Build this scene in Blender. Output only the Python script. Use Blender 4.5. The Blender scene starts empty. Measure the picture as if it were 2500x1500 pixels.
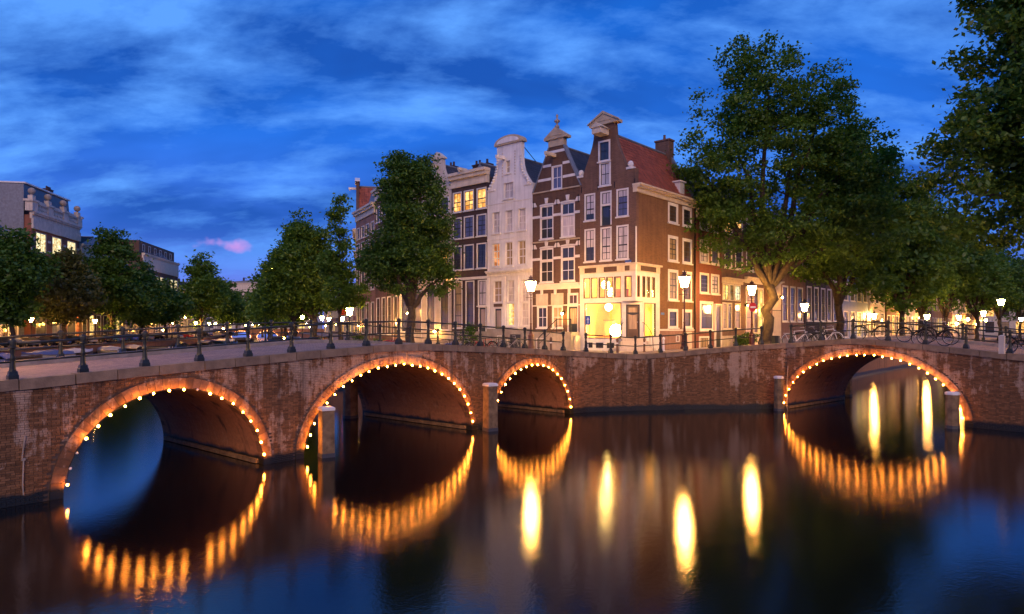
import bpy, math, random
import numpy as np
from mathutils import Vector, Matrix
random.seed(11)
SC = bpy.context.scene
COL = SC.collection
R = math.radians

# ------------------------------------------------------------------ camera, sky, light, exposure
cam = bpy.data.objects.new('camera', bpy.data.cameras.new('camera'))
COL.objects.link(cam)
cam.location = (0, 0, 4.5)
cam.rotation_euler = (R(90), 0, 0)
cam.data.sensor_width = 36.0
cam.data.lens = 36.0 * 1640 / 2500
cam.data.shift_y = 0.02
cam.data.clip_end = 3000
SC.camera = cam
SC.view_settings.view_transform = 'Standard'
SC.view_settings.look = 'None'
SC.view_settings.gamma = 1.0
SC.view_settings.exposure = 0.25
SC.cycles.use_denoising = True
SC.cycles.max_bounces = 6
SC.cycles.sample_clamp_indirect = 6.0
SC.cycles.caustics_reflective = False
SC.cycles.caustics_refractive = False

world = bpy.data.worlds.new('World')
SC.world = world
world.use_nodes = True


def N(nt, t, **kw):
    n = nt.nodes.new(t)
    for k, v in kw.items():
        if k == 'op':
            n.operation = v
        elif k.startswith('i_'):
            key = k[2:]
            key = int(key) if key.isdigit() else key
            n.inputs[key].default_value = v
        else:
            setattr(n, k, v)
    return n


def ramp(nt, stops, fac):
    r = nt.nodes.new('ShaderNodeValToRGB')
    e = r.color_ramp.elements
    while len(e) < len(stops):
        e.new(0.5)
    for i, (p, c) in enumerate(stops):
        e[i].position = p
        e[i].color = (c[0], c[1], c[2], 1) if not isinstance(c, (int, float)) else (c, c, c, 1)
    nt.links.new(fac, r.inputs[0])
    return r.outputs[0]


def math_n(nt, op, a, b=None, c=None):
    n = nt.nodes.new('ShaderNodeMath')
    n.operation = op
    for i, x in enumerate((a, b, c)):
        if x is None:
            continue
        if isinstance(x, (int, float)):
            n.inputs[i].default_value = x
        else:
            nt.links.new(x, n.inputs[i])
    return n.outputs[0]


def mixc(nt, fac, a, b, blend='MIX'):
    n = nt.nodes.new('ShaderNodeMix')
    n.data_type = 'RGBA'
    n.blend_type = blend
    for idx, x in ((0, fac), (6, a), (7, b)):
        if isinstance(x, (int, float)):
            n.inputs[idx].default_value = x
        elif isinstance(x, tuple):
            n.inputs[idx].default_value = (x[0], x[1], x[2], 1)
        else:
            nt.links.new(x, n.inputs[idx])
    return n.outputs[2]


def build_sky():
    nt = world.node_tree
    nt.nodes.clear()
    L = nt.links.new
    out = nt.nodes.new('ShaderNodeOutputWorld')
    bg = nt.nodes.new('ShaderNodeBackground')
    tc = nt.nodes.new('ShaderNodeTexCoord')
    sep = nt.nodes.new('ShaderNodeSeparateXYZ')
    L(tc.outputs['Generated'], sep.inputs[0])
    # twilight sky from the sky model, sun just under the horizon
    sky = nt.nodes.new('ShaderNodeTexSky')
    sky.sky_type = 'NISHITA'
    sky.sun_disc = False
    sky.sun_elevation = R(1.0)
    sky.sun_rotation = R(185)
    sky.ozone_density = 4.0
    grad = ramp(nt, [(0.0, (.17, .22, .74)), (0.06, (.13, .21, .78)), (0.14, (.055, .175, .74)), (0.26, (.018, .145, .68)),
                     (0.45, (.008, .125, .60)), (1.0, (.008, .11, .55))], sep.outputs[2])
    # clouds: flat layer seen in perspective, drawn out by the long exposure
    zz = math_n(nt, 'ADD', math_n(nt, 'MAXIMUM', sep.outputs[2], 0.0), 0.34)
    cx = math_n(nt, 'DIVIDE', sep.outputs[0], zz)
    cy = math_n(nt, 'DIVIDE', sep.outputs[1], zz)
    comb = nt.nodes.new('ShaderNodeCombineXYZ')
    L(cx, comb.inputs[0])
    L(cy, comb.inputs[1])
    mp = nt.nodes.new('ShaderNodeMapping')
    L(comb.outputs[0], mp.inputs[0])
    mp.inputs['Rotation'].default_value = (0, 0, R(-16))
    mp.inputs['Scale'].default_value = (0.95, 1.75, 1)
    mp.inputs['Location'].default_value = (2.3, 4.65, 0)
    n1 = N(nt, 'ShaderNodeTexNoise', i_Scale=2.2, i_Detail=7.0, i_Roughness=0.6, i_Distortion=0.15)
    L(mp.outputs[0], n1.inputs['Vector'])
    n2 = N(nt, 'ShaderNodeTexNoise', i_Scale=1.9, i_Detail=4.0, i_Roughness=0.55, i_Distortion=0.15)
    mp2 = nt.nodes.new('ShaderNodeMapping')
    L(comb.outputs[0], mp2.inputs[0])
    mp2.inputs['Rotation'].default_value = (0, 0, R(-20))
    mp2.inputs['Scale'].default_value = (0.7, 1.3, 1)
    mp2.inputs['Location'].default_value = (7.1, 1.4, 0)
    L(mp2.outputs[0], n2.inputs['Vector'])
    hor = ramp(nt, [(0.02, 0.0), (0.16, 1.0)], sep.outputs[2])
    dark = math_n(nt, 'MULTIPLY', ramp(nt, [(0.36, 0.0), (0.60, 1.0)], n2.outputs[0]), hor)
    c1 = mixc(nt, math_n(nt, 'MULTIPLY', dark, 0.9), grad, (.009, .072, .38))
    lite = math_n(nt, 'MULTIPLY', ramp(nt, [(0.44, 0.0), (0.53, 0.4), (0.64, 1.0)], n1.outputs[0]), hor)
    c2 = mixc(nt, math_n(nt, 'MULTIPLY', lite, 0.82), c1, (.115, .36, .97))
    # one small cloud over the far end of the canal still catches the sunset
    vs_ = nt.nodes.new('ShaderNodeVectorMath')
    vs_.operation = 'SUBTRACT'
    vs_.inputs[1].default_value = (-.394, .912, .114)
    L(tc.outputs['Generated'], vs_.inputs[0])
    vm_ = nt.nodes.new('ShaderNodeVectorMath')
    vm_.operation = 'MULTIPLY'
    vm_.inputs[1].default_value = (.75, .75, 2.6)
    L(vs_.outputs[0], vm_.inputs[0])
    vl_ = nt.nodes.new('ShaderNodeVectorMath')
    vl_.operation = 'LENGTH'
    L(vm_.outputs[0], vl_.inputs[0])
    n3 = N(nt, 'ShaderNodeTexNoise', i_Scale=26.0, i_Detail=3.0, i_Roughness=0.55)
    L(tc.outputs['Generated'], n3.inputs['Vector'])
    dd_ = math_n(nt, 'MULTIPLY_ADD', n3.outputs[0], 0.11, vl_.outputs['Value'])
    pink = ramp(nt, [(0.052, 1.0), (0.076, 0.0)], dd_)
    c2 = mixc(nt, math_n(nt, 'MULTIPLY', pink, 0.6), c2, (.72, .30, .72))
    c3 = mixc(nt, 0.0, c2, sky.outputs[0], 'ADD')
    nmix = c3.node
    nmix.inputs[0].default_value = 0.012
    L(c3, bg.inputs[0])
    bg.inputs[1].default_value = 1.0
    L(bg.outputs[0], out.inputs[0])


build_sky()

sun = bpy.data.objects.new('sun', bpy.data.lights.new('sun', 'SUN'))
COL.objects.link(sun)
sun.data.energy = 1.45
sun.data.angle = R(35)
sun.data.color = (1.0, 0.60, 0.34)
sun.rotation_euler = (R(62), 0, R(6))      # added warm fill for walls and facades, from behind the camera

# ------------------------------------------------------------------ materials
MATS = {}


def newmat(name):
    m = bpy.data.materials.new(name)
    m.use_nodes = True
    nt = m.node_tree
    nt.nodes.clear()
    out = nt.nodes.new('ShaderNodeOutputMaterial')
    b = nt.nodes.new('ShaderNodeBsdfPrincipled')
    nt.links.new(b.outputs[0], out.inputs[0])
    MATS[name] = m
    return m, nt, b, out


def pos(nt, sx=1, sy=1, sz=1, obj=False):
    if obj:
        g = nt.nodes.new('ShaderNodeTexCoord').outputs['Object']
    else:
        g = nt.nodes.new('ShaderNodeNewGeometry').outputs['Position']
    mp = nt.nodes.new('ShaderNodeMapping')
    mp.inputs['Scale'].default_value = (sx, sy, sz)
    nt.links.new(g, mp.inputs[0])
    return mp.outputs[0]


def noise(nt, vec, scale, detail=3.0, rough=0.55):
    n = N(nt, 'ShaderNodeTexNoise', i_Scale=scale, i_Detail=detail, i_Roughness=rough)
    nt.links.new(vec, n.inputs['Vector'])
    return n.outputs[0]


def pmat(name, c1, c2=None, rough=0.7, metal=0.0, scale=1.5, bump=0.0, bscale=20.0, spec=0.5, island=0.0, streak=0.0):
    if name in MATS:
        return MATS[name]
    m, nt, b, out = newmat(name)
    if c2 is None:
        c2 = tuple(x * 0.72 for x in c1)
    f = noise(nt, pos(nt), scale, 4.0)
    col = ramp(nt, [(0.3, c2), (0.7, c1)], f)
    if streak:
        q = noise(nt, pos(nt, 3.5, 3.5, 0.25), 1.0, 5.0, 0.7)
        col = mixc(nt, 1.0, col, math_n(nt, 'MULTIPLY_ADD', q, streak, 1.0 - streak * .55), 'MULTIPLY')
    if island:
        g = nt.nodes.new('ShaderNodeNewGeometry')
        k = math_n(nt, 'MULTIPLY_ADD', g.outputs['Random Per Island'], island, 1.0 - island / 2)
        oi = nt.nodes.new('ShaderNodeObjectInfo')
        k = math_n(nt, 'MULTIPLY', k, math_n(nt, 'MULTIPLY_ADD', oi.outputs['Random'], island, 1.0 - island / 2))
        col = mixc(nt, 1.0, col, k, 'MULTIPLY')
    nt.links.new(col, b.inputs['Base Color'])
    b.inputs['Roughness'].default_value = rough
    b.inputs['Metallic'].default_value = metal
    b.inputs['Specular IOR Level'].default_value = spec
    if bump:
        bp = nt.nodes.new('ShaderNodeBump')
        bp.inputs['Strength'].default_value = bump
        bp.inputs['Distance'].default_value = 0.02
        nt.links.new(noise(nt, pos(nt), bscale, 3.0), bp.inputs['Height'])
        nt.links.new(bp.outputs[0], b.inputs['Normal'])
    return m


def emat(name, col, strength, var=0.0):
    if name in MATS:
        return MATS[name]
    m, nt, b, out = newmat(name)
    nt.nodes.remove(b)
    e = nt.nodes.new('ShaderNodeEmission')
    e.inputs[0].default_value = (*col, 1)
    e.inputs[1].default_value = strength
    if var:
        f = noise(nt, pos(nt), 2.4, 2.0)
        fold = noise(nt, pos(nt, 9, 9, .5), 1.0, 2.0)
        c_ = ramp(nt, [(0.36, (col[0] * (1 - var), col[1] * (1 - var) * .7, col[2] * (1 - var) * .5)), (0.52, tuple(x * (1 - var * .4) for x in col)), (0.68, (col[0] * 1.25, col[1] * 1.4, col[2] * 1.7))], f)
        nt.links.new(mixc(nt, 1.0, c_, math_n(nt, 'MULTIPLY_ADD', fold, 1.2, 0.4), 'MULTIPLY'), e.inputs[0])
    nt.links.new(e.outputs[0], out.inputs[0])
    return m


def brickmat(name, c1, c2, mortar, soft=0.0, flat=False):
    """procedural brickwork in the wall's own coordinates (too far off to tell single bricks apart)"""
    m, nt, b, out = newmat(name)
    tc = nt.nodes.new('ShaderNodeTexCoord')
    s = nt.nodes.new('ShaderNodeSeparateXYZ')
    nt.links.new(tc.outputs['Object'], s.inputs[0])
    c = nt.nodes.new('ShaderNodeCombineXYZ')
    if flat:
        nt.links.new(s.outputs[1], c.inputs[0])
        nt.links.new(s.outputs[0], c.inputs[1])
    else:
        nt.links.new(math_n(nt, 'ADD', s.outputs[0], s.outputs[1]), c.inputs[0])
        nt.links.new(s.outputs[2], c.inputs[1])
    br = N(nt, 'ShaderNodeTexBrick', i_Scale=1.0)
    br.inputs['Brick Width'].default_value = 0.21
    br.inputs['Row Height'].default_value = 0.066
    br.inputs['Mortar Size'].default_value = 0.006
    br.inputs['Color1'].default_value = (*c1, 1)
    br.inputs['Color2'].default_value = (*c2, 1)
    br.inputs['Mortar'].default_value = (*mortar, 1)
    nt.links.new(c.outputs[0], br.inputs['Vector'])
    f = noise(nt, pos(nt), 0.9, 4.0)
    k = math_n(nt, 'MULTIPLY_ADD', f, 0.7, 0.65)
    rain = noise(nt, pos(nt, 3.0, 3.0, 0.22), 1.0, 4.0, 0.65)
    k = math_n(nt, 'MULTIPLY', k, math_n(nt, 'MULTIPLY_ADD', rain, 0.9, 0.55))
    col = mixc(nt, 1.0, br.outputs[0], k, 'MULTIPLY')
    nt.links.new(col, b.inputs['Base Color'])
    b.inputs['Roughness'].default_value = 0.85
    bp = nt.nodes.new('ShaderNodeBump')
    bp.inputs['Strength'].default_value = 0.5
    bp.inputs['Distance'].default_value = 0.01
    nt.links.new(br.outputs['Fac'], bp.inputs['Height'])
    bp.invert = True
    nt.links.new(bp.outputs[0], b.inputs['Normal'])
    return m


def canalbrick(name, ca, cb, amount, isl=True):
    """old canal brick with white salt bloom, dark runs of damp and a slimy band at the waterline"""
    m, nt, b, out = newmat(name)
    g = nt.nodes.new('ShaderNodeNewGeometry')
    sp = nt.nodes.new('ShaderNodeSeparateXYZ')
    nt.links.new(g.outputs['Position'], sp.inputs[0])
    oi = nt.nodes.new('ShaderNodeObjectInfo')
    rnd = math_n(nt, 'FRACT', math_n(nt, 'ADD', g.outputs['Random Per Island'], oi.outputs['Random']))
    base = ramp(nt, [(0.0, tuple(x * .72 for x in ca)), (0.3, ca), (0.85, cb), (1.0, tuple(min(1, x * 1.12) for x in cb))], rnd) if isl else mixc(nt, noise(nt, pos(nt), 6.0), ca, cb)
    fine = noise(nt, pos(nt), 9.0, 4.0, 0.65)
    base = mixc(nt, 1.0, base, math_n(nt, 'MULTIPLY_ADD', fine, 0.9, 0.55), 'MULTIPLY')
    # salt bloom: drips drawn downwards and blotches
    drip = noise(nt, pos(nt, 2.6, 2.6, 0.38), 1.0, 5.0, 0.7)
    blot = noise(nt, pos(nt, 1, 1, 1.4), 0.55, 4.0, 0.6)
    speck = noise(nt, pos(nt), 5.0, 4.0, 0.7)
    sm = math_n(nt, 'ADD', math_n(nt, 'MULTIPLY', drip, 0.6), math_n(nt, 'ADD', math_n(nt, 'MULTIPLY', blot, 0.55), math_n(nt, 'MULTIPLY', speck, 0.32)))
    sm = math_n(nt, 'ADD', sm, math_n(nt, 'MULTIPLY_ADD', sp.outputs[2], 0.045, -0.10))
    salt = ramp(nt, [(0.755, 0.0), (0.79, 0.55), (0.86, 1.0)], sm)
    base = mixc(nt, math_n(nt, 'MULTIPLY', salt, amount), base, (.56, .42, .31))
    # dark vertical runs
    run = ramp(nt, [(0.57, 0.0), (0.70, 1.0)], noise(nt, pos(nt, 1.5, 1.5, 0.05), 1.3, 3.0, 0.6))
    base = mixc(nt, math_n(nt, 'MULTIPLY', run, 0.75), base, (.022, .014, .010))
    # algae band at the waterline
    edge = math_n(nt, 'MULTIPLY_ADD', noise(nt, pos(nt), 2.0, 3.0), 0.30, 0.14)
    al = ramp(nt, [(0.44, 1.0), (0.56, 0.0)], math_n(nt, 'ADD', math_n(nt, 'SUBTRACT', sp.outputs[2], edge), 0.5))
    base = mixc(nt, al, base, (.009, .010, .005))
    nt.links.new(base, b.inputs['Base Color'])
    nt.links.new(math_n(nt, 'MULTIPLY_ADD', al, -0.45, 0.88), b.inputs['Roughness'])
    bp = nt.nodes.new('ShaderNodeBump')
    bp.inputs['Strength'].default_value = 0.5
    bp.inputs['Distance'].default_value = 0.006
    nt.links.new(noise(nt, pos(nt), 30.0, 4.0), bp.inputs['Height'])
    nt.links.new(bp.outputs[0], b.inputs['Normal'])
    return m


def panemat(name, col, rough=0.06, coat=True):
    if name in MATS:
        return MATS[name]
    m, nt, b, out = newmat(name)
    f = noise(nt, pos(nt, 5, 5, .6), 1.3, 3.0)
    nt.links.new(ramp(nt, [(0.3, tuple(x * .45 for x in col)), (0.7, col)], f), b.inputs['Base Color'])
    b.inputs['Roughness'].default_value = 0.6
    b.inputs['Coat Weight'].default_value = 1.0
    b.inputs['Coat Roughness'].default_value = rough
    b.inputs['Coat IOR'].default_value = 1.65
    bp = nt.nodes.new('ShaderNodeBump')
    bp.inputs['Strength'].default_value = 0.15
    bp.inputs['Distance'].default_value = 0.03
    nt.links.new(noise(nt, pos(nt), 1.2, 1.0), bp.inputs['Height'])
    nt.links.new(bp.outputs[0], b.inputs['Coat Normal'])
    return m


def glassmat(name):
    m, nt, b, out = newmat(name)
    nt.nodes.remove(b)
    t = nt.nodes.new('ShaderNodeBsdfTransparent')
    t.inputs[0].default_value = (.93, .95, .92, 1)
    g = nt.nodes.new('ShaderNodeBsdfGlossy')
    g.inputs['Roughness'].default_value = 0.03
    mx = nt.nodes.new('ShaderNodeMixShader')
    mx.inputs[0].default_value = 0.1
    nt.links.new(t.outputs[0], mx.inputs[1])
    nt.links.new(g.outputs[0], mx.inputs[2])
    nt.links.new(mx.outputs[0], out.inputs[0])
    return m


def leafmat(name, ca, cb):
    m, nt, b, out = newmat(name)
    nt.nodes.remove(b)
    g = nt.nodes.new('ShaderNodeNewGeometry')
    f = math_n(nt, 'ADD', math_n(nt, 'MULTIPLY', g.outputs['Random Per Island'], 0.6), math_n(nt, 'MULTIPLY', noise(nt, pos(nt), 0.35, 3.0), 0.5))
    col = ramp(nt, [(0.15, ca), (0.85, cb)], f)
    d = nt.nodes.new('ShaderNodeBsdfDiffuse')
    t = nt.nodes.new('ShaderNodeBsdfTranslucent')
    gl = nt.nodes.new('ShaderNodeBsdfGlossy')
    gl.inputs['Roughness'].default_value = 0.45
    gl.inputs[0].default_value = (.5, .5, .5, 1)
    nt.links.new(col, d.inputs[0])
    nt.links.new(mixc(nt, 1.0, col, (1.25, 1.15, .6), 'MULTIPLY'), t.inputs[0])
    m1 = nt.nodes.new('ShaderNodeMixShader')
    m1.inputs[0].default_value = 0.4
    nt.links.new(d.outputs[0], m1.inputs[1])
    nt.links.new(t.outputs[0], m1.inputs[2])
    m2 = nt.nodes.new('ShaderNodeMixShader')
    m2.inputs[0].default_value = 0.05
    nt.links.new(m1.outputs[0], m2.inputs[1])
    nt.links.new(gl.outputs[0], m2.inputs[2])
    nt.links.new(m2.outputs[0], out.inputs[0])
    return m


def watermat():
    m, nt, b, out = newmat('canal_water')
    nt.nodes.remove(b)
    v = pos(nt, 1, 1, 1)
    n1 = noise(nt, v, 2.4, 3.0, 0.6)
    n2 = noise(nt, v, 12.0, 3.0, 0.6)
    h = math_n(nt, 'ADD', math_n(nt, 'MULTIPLY', n1, 0.6), math_n(nt, 'MULTIPLY', n2, 0.75))
    bp = nt.nodes.new('ShaderNodeBump')
    bp.inputs['Strength'].default_value = 1.0
    bp.inputs['Distance'].default_value = 0.0026
    nt.links.new(h, bp.inputs['Height'])
    fr = nt.nodes.new('ShaderNodeFresnel')
    fr.inputs[0].default_value = 1.62
    nt.links.new(bp.outputs[0], fr.inputs[1])
    d = nt.nodes.new('ShaderNodeBsdfDiffuse')
    d.inputs[0].default_value = (.006, .006, .005, 1)
    g = nt.nodes.new('ShaderNodeBsdfAnisotropic')
    g.distribution = 'BECKMANN'
    g.inputs['Color'].default_value = (1, 1, 1, 1)
    g.inputs['Roughness'].default_value = 0.116
    g.inputs['Anisotropy'].default_value = 0.27
    tg = nt.nodes.new('ShaderNodeCombineXYZ')
    tg.inputs[0].default_value = 1.0
    nt.links.new(tg.outputs[0], g.inputs['Tangent'])      # wind ripples run across the basin
    nt.links.new(bp.outputs[0], g.inputs['Normal'])
    mx = nt.nodes.new('ShaderNodeMixShader')
    nt.links.new(fr.outputs[0], mx.inputs[0])
    nt.links.new(d.outputs[0], mx.inputs[1])
    nt.links.new(g.outputs[0], mx.inputs[2])
    nt.links.new(mx.outputs[0], out.inputs[0])
    return m


watermat()
canalbrick('canal_brick', (.150, .070, .027), (.212, .102, .044), 0.62)
canalbrick('vault_brick', (.24, .105, .05), (.32, .15, .075), 0.15, False)
canalbrick('arch_brick', (.165, .08, .038), (.235, .12, .062), 0.45)
pmat('mortar', (.13, .085, .062), (.07, .045, .033), 0.95, bump=.3)
pmat('coping_stone', (.27, .185, .115), (.15, .10, .062), 0.8, scale=3.0, bump=.5, bscale=25, island=0.35)
pmat('iron_green', (.030, .034, .026), (.016, .018, .014), 0.42, 0.3, bump=.2)
pmat('iron_black', (.016, .016, .016), (.008, .008, .008), 0.4, 0.4)
brickmat('paving', (.34, .225, .165), (.25, .165, .125), (.11, .08, .065), 0, True)
pmat('kerb_stone', (.28, .25, .22), (.16, .14, .13), 0.8, scale=3, bump=.3)
pmat('street_paving', (.24, .18, .15), (.15, .115, .10), 0.85, scale=1.2, bump=.4, bscale=14)
pmat('timber', (.26, .17, .085), (.10, .062, .03), 0.8, scale=4, bump=.8, bscale=9)
pmat('white_paint', (.78, .75, .70), (.64, .61, .57), 0.5, scale=2.5)
pmat('cream_paint', (.74, .64, .47), (.60, .50, .36), 0.55, scale=2.5, streak=.6)
pmat('white_plaster', (.84, .81, .76), (.68, .65, .60), 0.75, scale=1.1, bump=.25, bscale=12, streak=.8)
pmat('grey_stone', (.42, .36, .30), (.27, .23, .19), 0.8, scale=2.0, bump=.3, streak=.7)
pmat('pale_stone', (.66, .57, .46), (.48, .41, .33), 0.75, scale=1.5, bump=.3, streak=.7)
pmat('sandstone', (.52, .42, .28), (.36, .29, .20), 0.75, scale=2.0, bump=.3)
pmat('sash_dark', (.022, .020, .020), (.012, .012, .012), 0.35)
pmat('door_dark', (.030, .040, .032), (.016, .02, .018), 0.35)
pmat('door_brown', (.14, .08, .04), (.08, .045, .022), 0.4)
pmat('tile_red', (.44, .125, .065), (.28, .075, .042), 0.7, scale=2.2, island=0.5)
pmat('tile_dark', (.075, .070, .085), (.040, .038, .048), 0.38, scale=2.2, island=0.6)
pmat('lead_grey', (.20, .22, .25), (.13, .14, .16), 0.45, scale=3)
pmat('slate', (.07, .10, .13), (.045, .06, .08), 0.4, scale=2)
pmat('bark', (.075, .055, .036), (.035, .026, .018), 0.95, scale=5, bump=1.0, bscale=10)
leafmat('leaf_elm', (.042, .108, .012), (.135, .250, .030))
leafmat('leaf_dark', (.030, .082, .012), (.095, .195, .026))
leafmat('leaf_olive', (.060, .075, .018), (.150, .155, .042))
brickmat('brick_brown', (.165, .085, .052), (.125, .062, .040), (.17, .125, .095))
brickmat('brick_plum', (.125, .062, .036), (.095, .046, .028), (.12, .085, .06))
brickmat('brick_dark', (.062, .034, .034), (.046, .026, .027), (.06, .045, .04))
brickmat('brick_red', (.22, .062, .036), (.17, .048, .030), (.16, .085, .06))
brickmat('brick_side', (.21, .100, .036), (.165, .076, .028), (.17, .11, .06))
brickmat('brick_pink', (.30, .16, .11), (.25, .13, .09), (.27, .19, .15))
brickmat('brick_stripe', (.27, .085, .045), (.21, .065, .036), (.24, .15, .11))
brickmat('brick_black', (.036, .028, .030), (.026, .020, .022), (.04, .032, .03))
panemat('pane_dark', (.030, .026, .022))
panemat('pane_brown', (.11, .065, .032))
panemat('pane_curtain', (.80, .72, .68))
panemat('pane_blue', (.13, .14, .26))
panemat('pane_cream', (.50, .36, .18))
glassmat('shop_glass')
emat('lit_amber', (1.0, .50, .13), 1.55, 0.55)
emat('lit_orange', (1.0, .40, .14), 0.85, 0.6)
emat('lit_yellow', (1.0, .68, .20), 1.25, 0.45)
emat('lit_pale', (1.0, .85, .45), 1.05, 0.35)
emat('lit_dim', (1.0, .62, .22), 0.35, 0.6)
emat('lantern_glow', (1.0, .47, .09), 430.0)
emat('bulb_glow', (1.0, .30, .03), 185.0)
emat('bulb_far', (1.0, .36, .10), 14.0)
emat('sconce_glow', (1.0, .44, .07), 330.0)
emat('shop_lamp', (1.0, .62, .17), 150.0)
emat('tail_light', (1.0, .06, .02), 3.0)
pmat('interior_cream', (.80, .52, .14), (.72, .42, .09), 0.8)
pmat('interior_orange', (.75, .22, .05), (.6, .16, .04), 0.8)
pmat('sign_blue', (.02, .10, .42), (.02, .09, .36), 0.4)
pmat('sign_red', (.55, .02, .015), (.48, .02, .015), 0.4)
pmat('sign_white', (.80, .80, .78), (.74, .74, .72), 0.4)
pmat('rubber', (.012, .012, .012), (.008, .008, .008), 0.7)
pmat('chrome', (.5, .5, .5), (.35, .35, .35), 0.3, 0.9)
pmat('saddle_brown', (.08, .045, .02), None, 0.5)
pmat('tarp_blue', (.10, .13, .28), (.07, .09, .2), 0.6, bump=.4, bscale=4)
pmat('tarp_white', (.62, .60, .58), (.45, .43, .42), 0.6, bump=.4, bscale=4)
pmat('tarp_dark', (.05, .05, .055), None, 0.6, bump=.4, bscale=4)
pmat('lamp_red', (.10, .028, .022), (.06, .018, .014), 0.4, 0.3)
pmat('lamp_copper', (.20, .10, .06), (.12, .06, .036), 0.45, 0.3)
pmat('flag_red', (.55, .06, .03), None, 0.7)
M = MATS


# ------------------------------------------------------------------ mesh helpers
class MB:
    def __init__(s):
        s.v, s.f, s.m = [], [], []

    def add(s, vs, fs, mi=0):
        o = len(s.v)
        s.v.extend(vs)
        s.f.extend([tuple(i + o for i in f) for f in fs])
        s.m.extend([mi] * len(fs))
        return s

    def quad(s, a, b, c, d, mi=0):
        return s.add([a, b, c, d], [(0, 1, 2, 3)], mi)

    def hexa(s, p, mi=0):
        return s.add(p, [(0, 3, 2, 1), (4, 5, 6, 7), (0, 1, 5, 4), (1, 2, 6, 5), (2, 3, 7, 6), (3, 0, 4, 7)], mi)

    def box(s, x0, x1, y0, y1, z0, z1, mi=0):
        return s.hexa([(x0, y0, z0), (x1, y0, z0), (x1, y1, z0), (x0, y1, z0), (x0, y0, z1), (x1, y0, z1), (x1, y1, z1), (x0, y1, z1)], mi)

    def prism(s, poly, y0, y1, mi=0):
        n = len(poly)
        vs = [(x, y0, z) for x, z in poly] + [(x, y1, z) for x, z in poly]
        fs = [tuple(range(n)), tuple(range(2 * n - 1, n - 1, -1))]
        fs += [(i, i + n, (i + 1) % n + n, (i + 1) % n) for i in range(n)]
        return s.add(vs, fs, mi)

    def slab(s, poly, z0, z1, mi=0):
        n = len(poly)
        vs = [(x, y, z0) for x, y in poly] + [(x, y, z1) for x, y in poly]
        fs = [tuple(range(n - 1, -1, -1)), tuple(range(n, 2 * n))]
        fs += [(i, (i + 1) % n, (i + 1) % n + n, i + n) for i in range(n)]
        return s.add(vs, fs, mi)

    def lathe(s, prof, n=12, cx=0, cy=0, mi=0, ph=0.0, cz=0.0):
        vs, fs = [], []
        for r, z in prof:
            for k in range(n):
                a = ph + 2 * math.pi * k / n
                vs.append((cx + r * math.cos(a), cy + r * math.sin(a), z + cz))
        for j in range(len(prof) - 1):
            for k in range(n):
                k2 = (k + 1) % n
                fs.append((j * n + k, j * n + k2, (j + 1) * n + k2, (j + 1) * n + k))
        fs.append(tuple(range(n - 1, -1, -1)))
        fs.append(tuple(range((len(prof) - 1) * n, len(prof) * n)))
        return s.add(vs, fs, mi)

    def ball(s, c, r, n=8, mi=0, sz=1.0):
        k = max(4, n // 2 + 1)
        prof = [(max(1e-3, r * math.sin(math.pi * i / k)), -r * sz * math.cos(math.pi * i / k)) for i in range(k + 1)]
        return s.lathe(prof, n, c[0], c[1], mi, 0, c[2])

    def tube(s, pts, r, n=6, mi=0, caps=True):
        pts = [Vector(p) for p in pts]
        rs = r if isinstance(r, (list, tuple)) else [r] * len(pts)
        vs, fs = [], []
        for i, p in enumerate(pts):
            d = (pts[min(i + 1, len(pts) - 1)] - pts[max(i - 1, 0)])
            if d.length < 1e-9:
                d = Vector((0, 0, 1))
            d.normalize()
            a = Vector((0, 0, 1)) if abs(d.z) < 0.9 else Vector((1, 0, 0))
            e1_ = d.cross(a).normalized()
            e2_ = d.cross(e1_)
            for k in range(n):
                t = 2 * math.pi * k / n
                q = p + (e1_ * math.cos(t) + e2_ * math.sin(t)) * rs[i]
                vs.append(tuple(q))
        for i in range(len(pts) - 1):
            for k in range(n):
                k2 = (k + 1) % n
                fs.append((i * n + k, i * n + k2, (i + 1) * n + k2, (i + 1) * n + k))
        if caps:
            fs.append(tuple(range(n - 1, -1, -1)))
            fs.append(tuple(range((len(pts) - 1) * n, len(pts) * n)))
        return s.add(vs, fs, mi)

    def mesh(s, name, mats, smooth=False):
        me = bpy.data.meshes.new(name)
        me.from_pydata(s.v, [], s.f)
        for m in (mats if isinstance(mats, (list, tuple)) else [mats]):
            me.materials.append(M[m])
        if isinstance(mats, (list, tuple)) and len(mats) > 1:
            me.polygons.foreach_set('material_index', s.m)
        if smooth:
            me.polygons.foreach_set('use_smooth', [True] * len(me.polygons))
        me.update()
        return me

    def build(s, name, mats, parent=None, loc=(0, 0, 0), rz=0.0, smooth=False):
        return obj(name, s.mesh(name, mats, smooth), parent, loc, rz)


def obj(name, me, parent=None, loc=(0, 0, 0), rz=0.0, scale=None):
    o = bpy.data.objects.new(name, me)
    COL.objects.link(o)
    o.location = loc
    o.rotation_euler = (0, 0, rz)
    if scale:
        o.scale = scale
    if parent:
        o.parent = parent
    return o


def thing(name, label, cat, loc=(0, 0, 0), rz=0.0, group=None):
    o = obj(name, None, None, loc, rz)
    return tag(o, label, cat, group)


def tag(o, label=None, cat=None, group=None, kind=None):
    if label:
        o['label'] = label
    if cat:
        o['category'] = cat
    if group:
        o['group'] = group
    if kind:
        o['kind'] = kind
    return o


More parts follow.
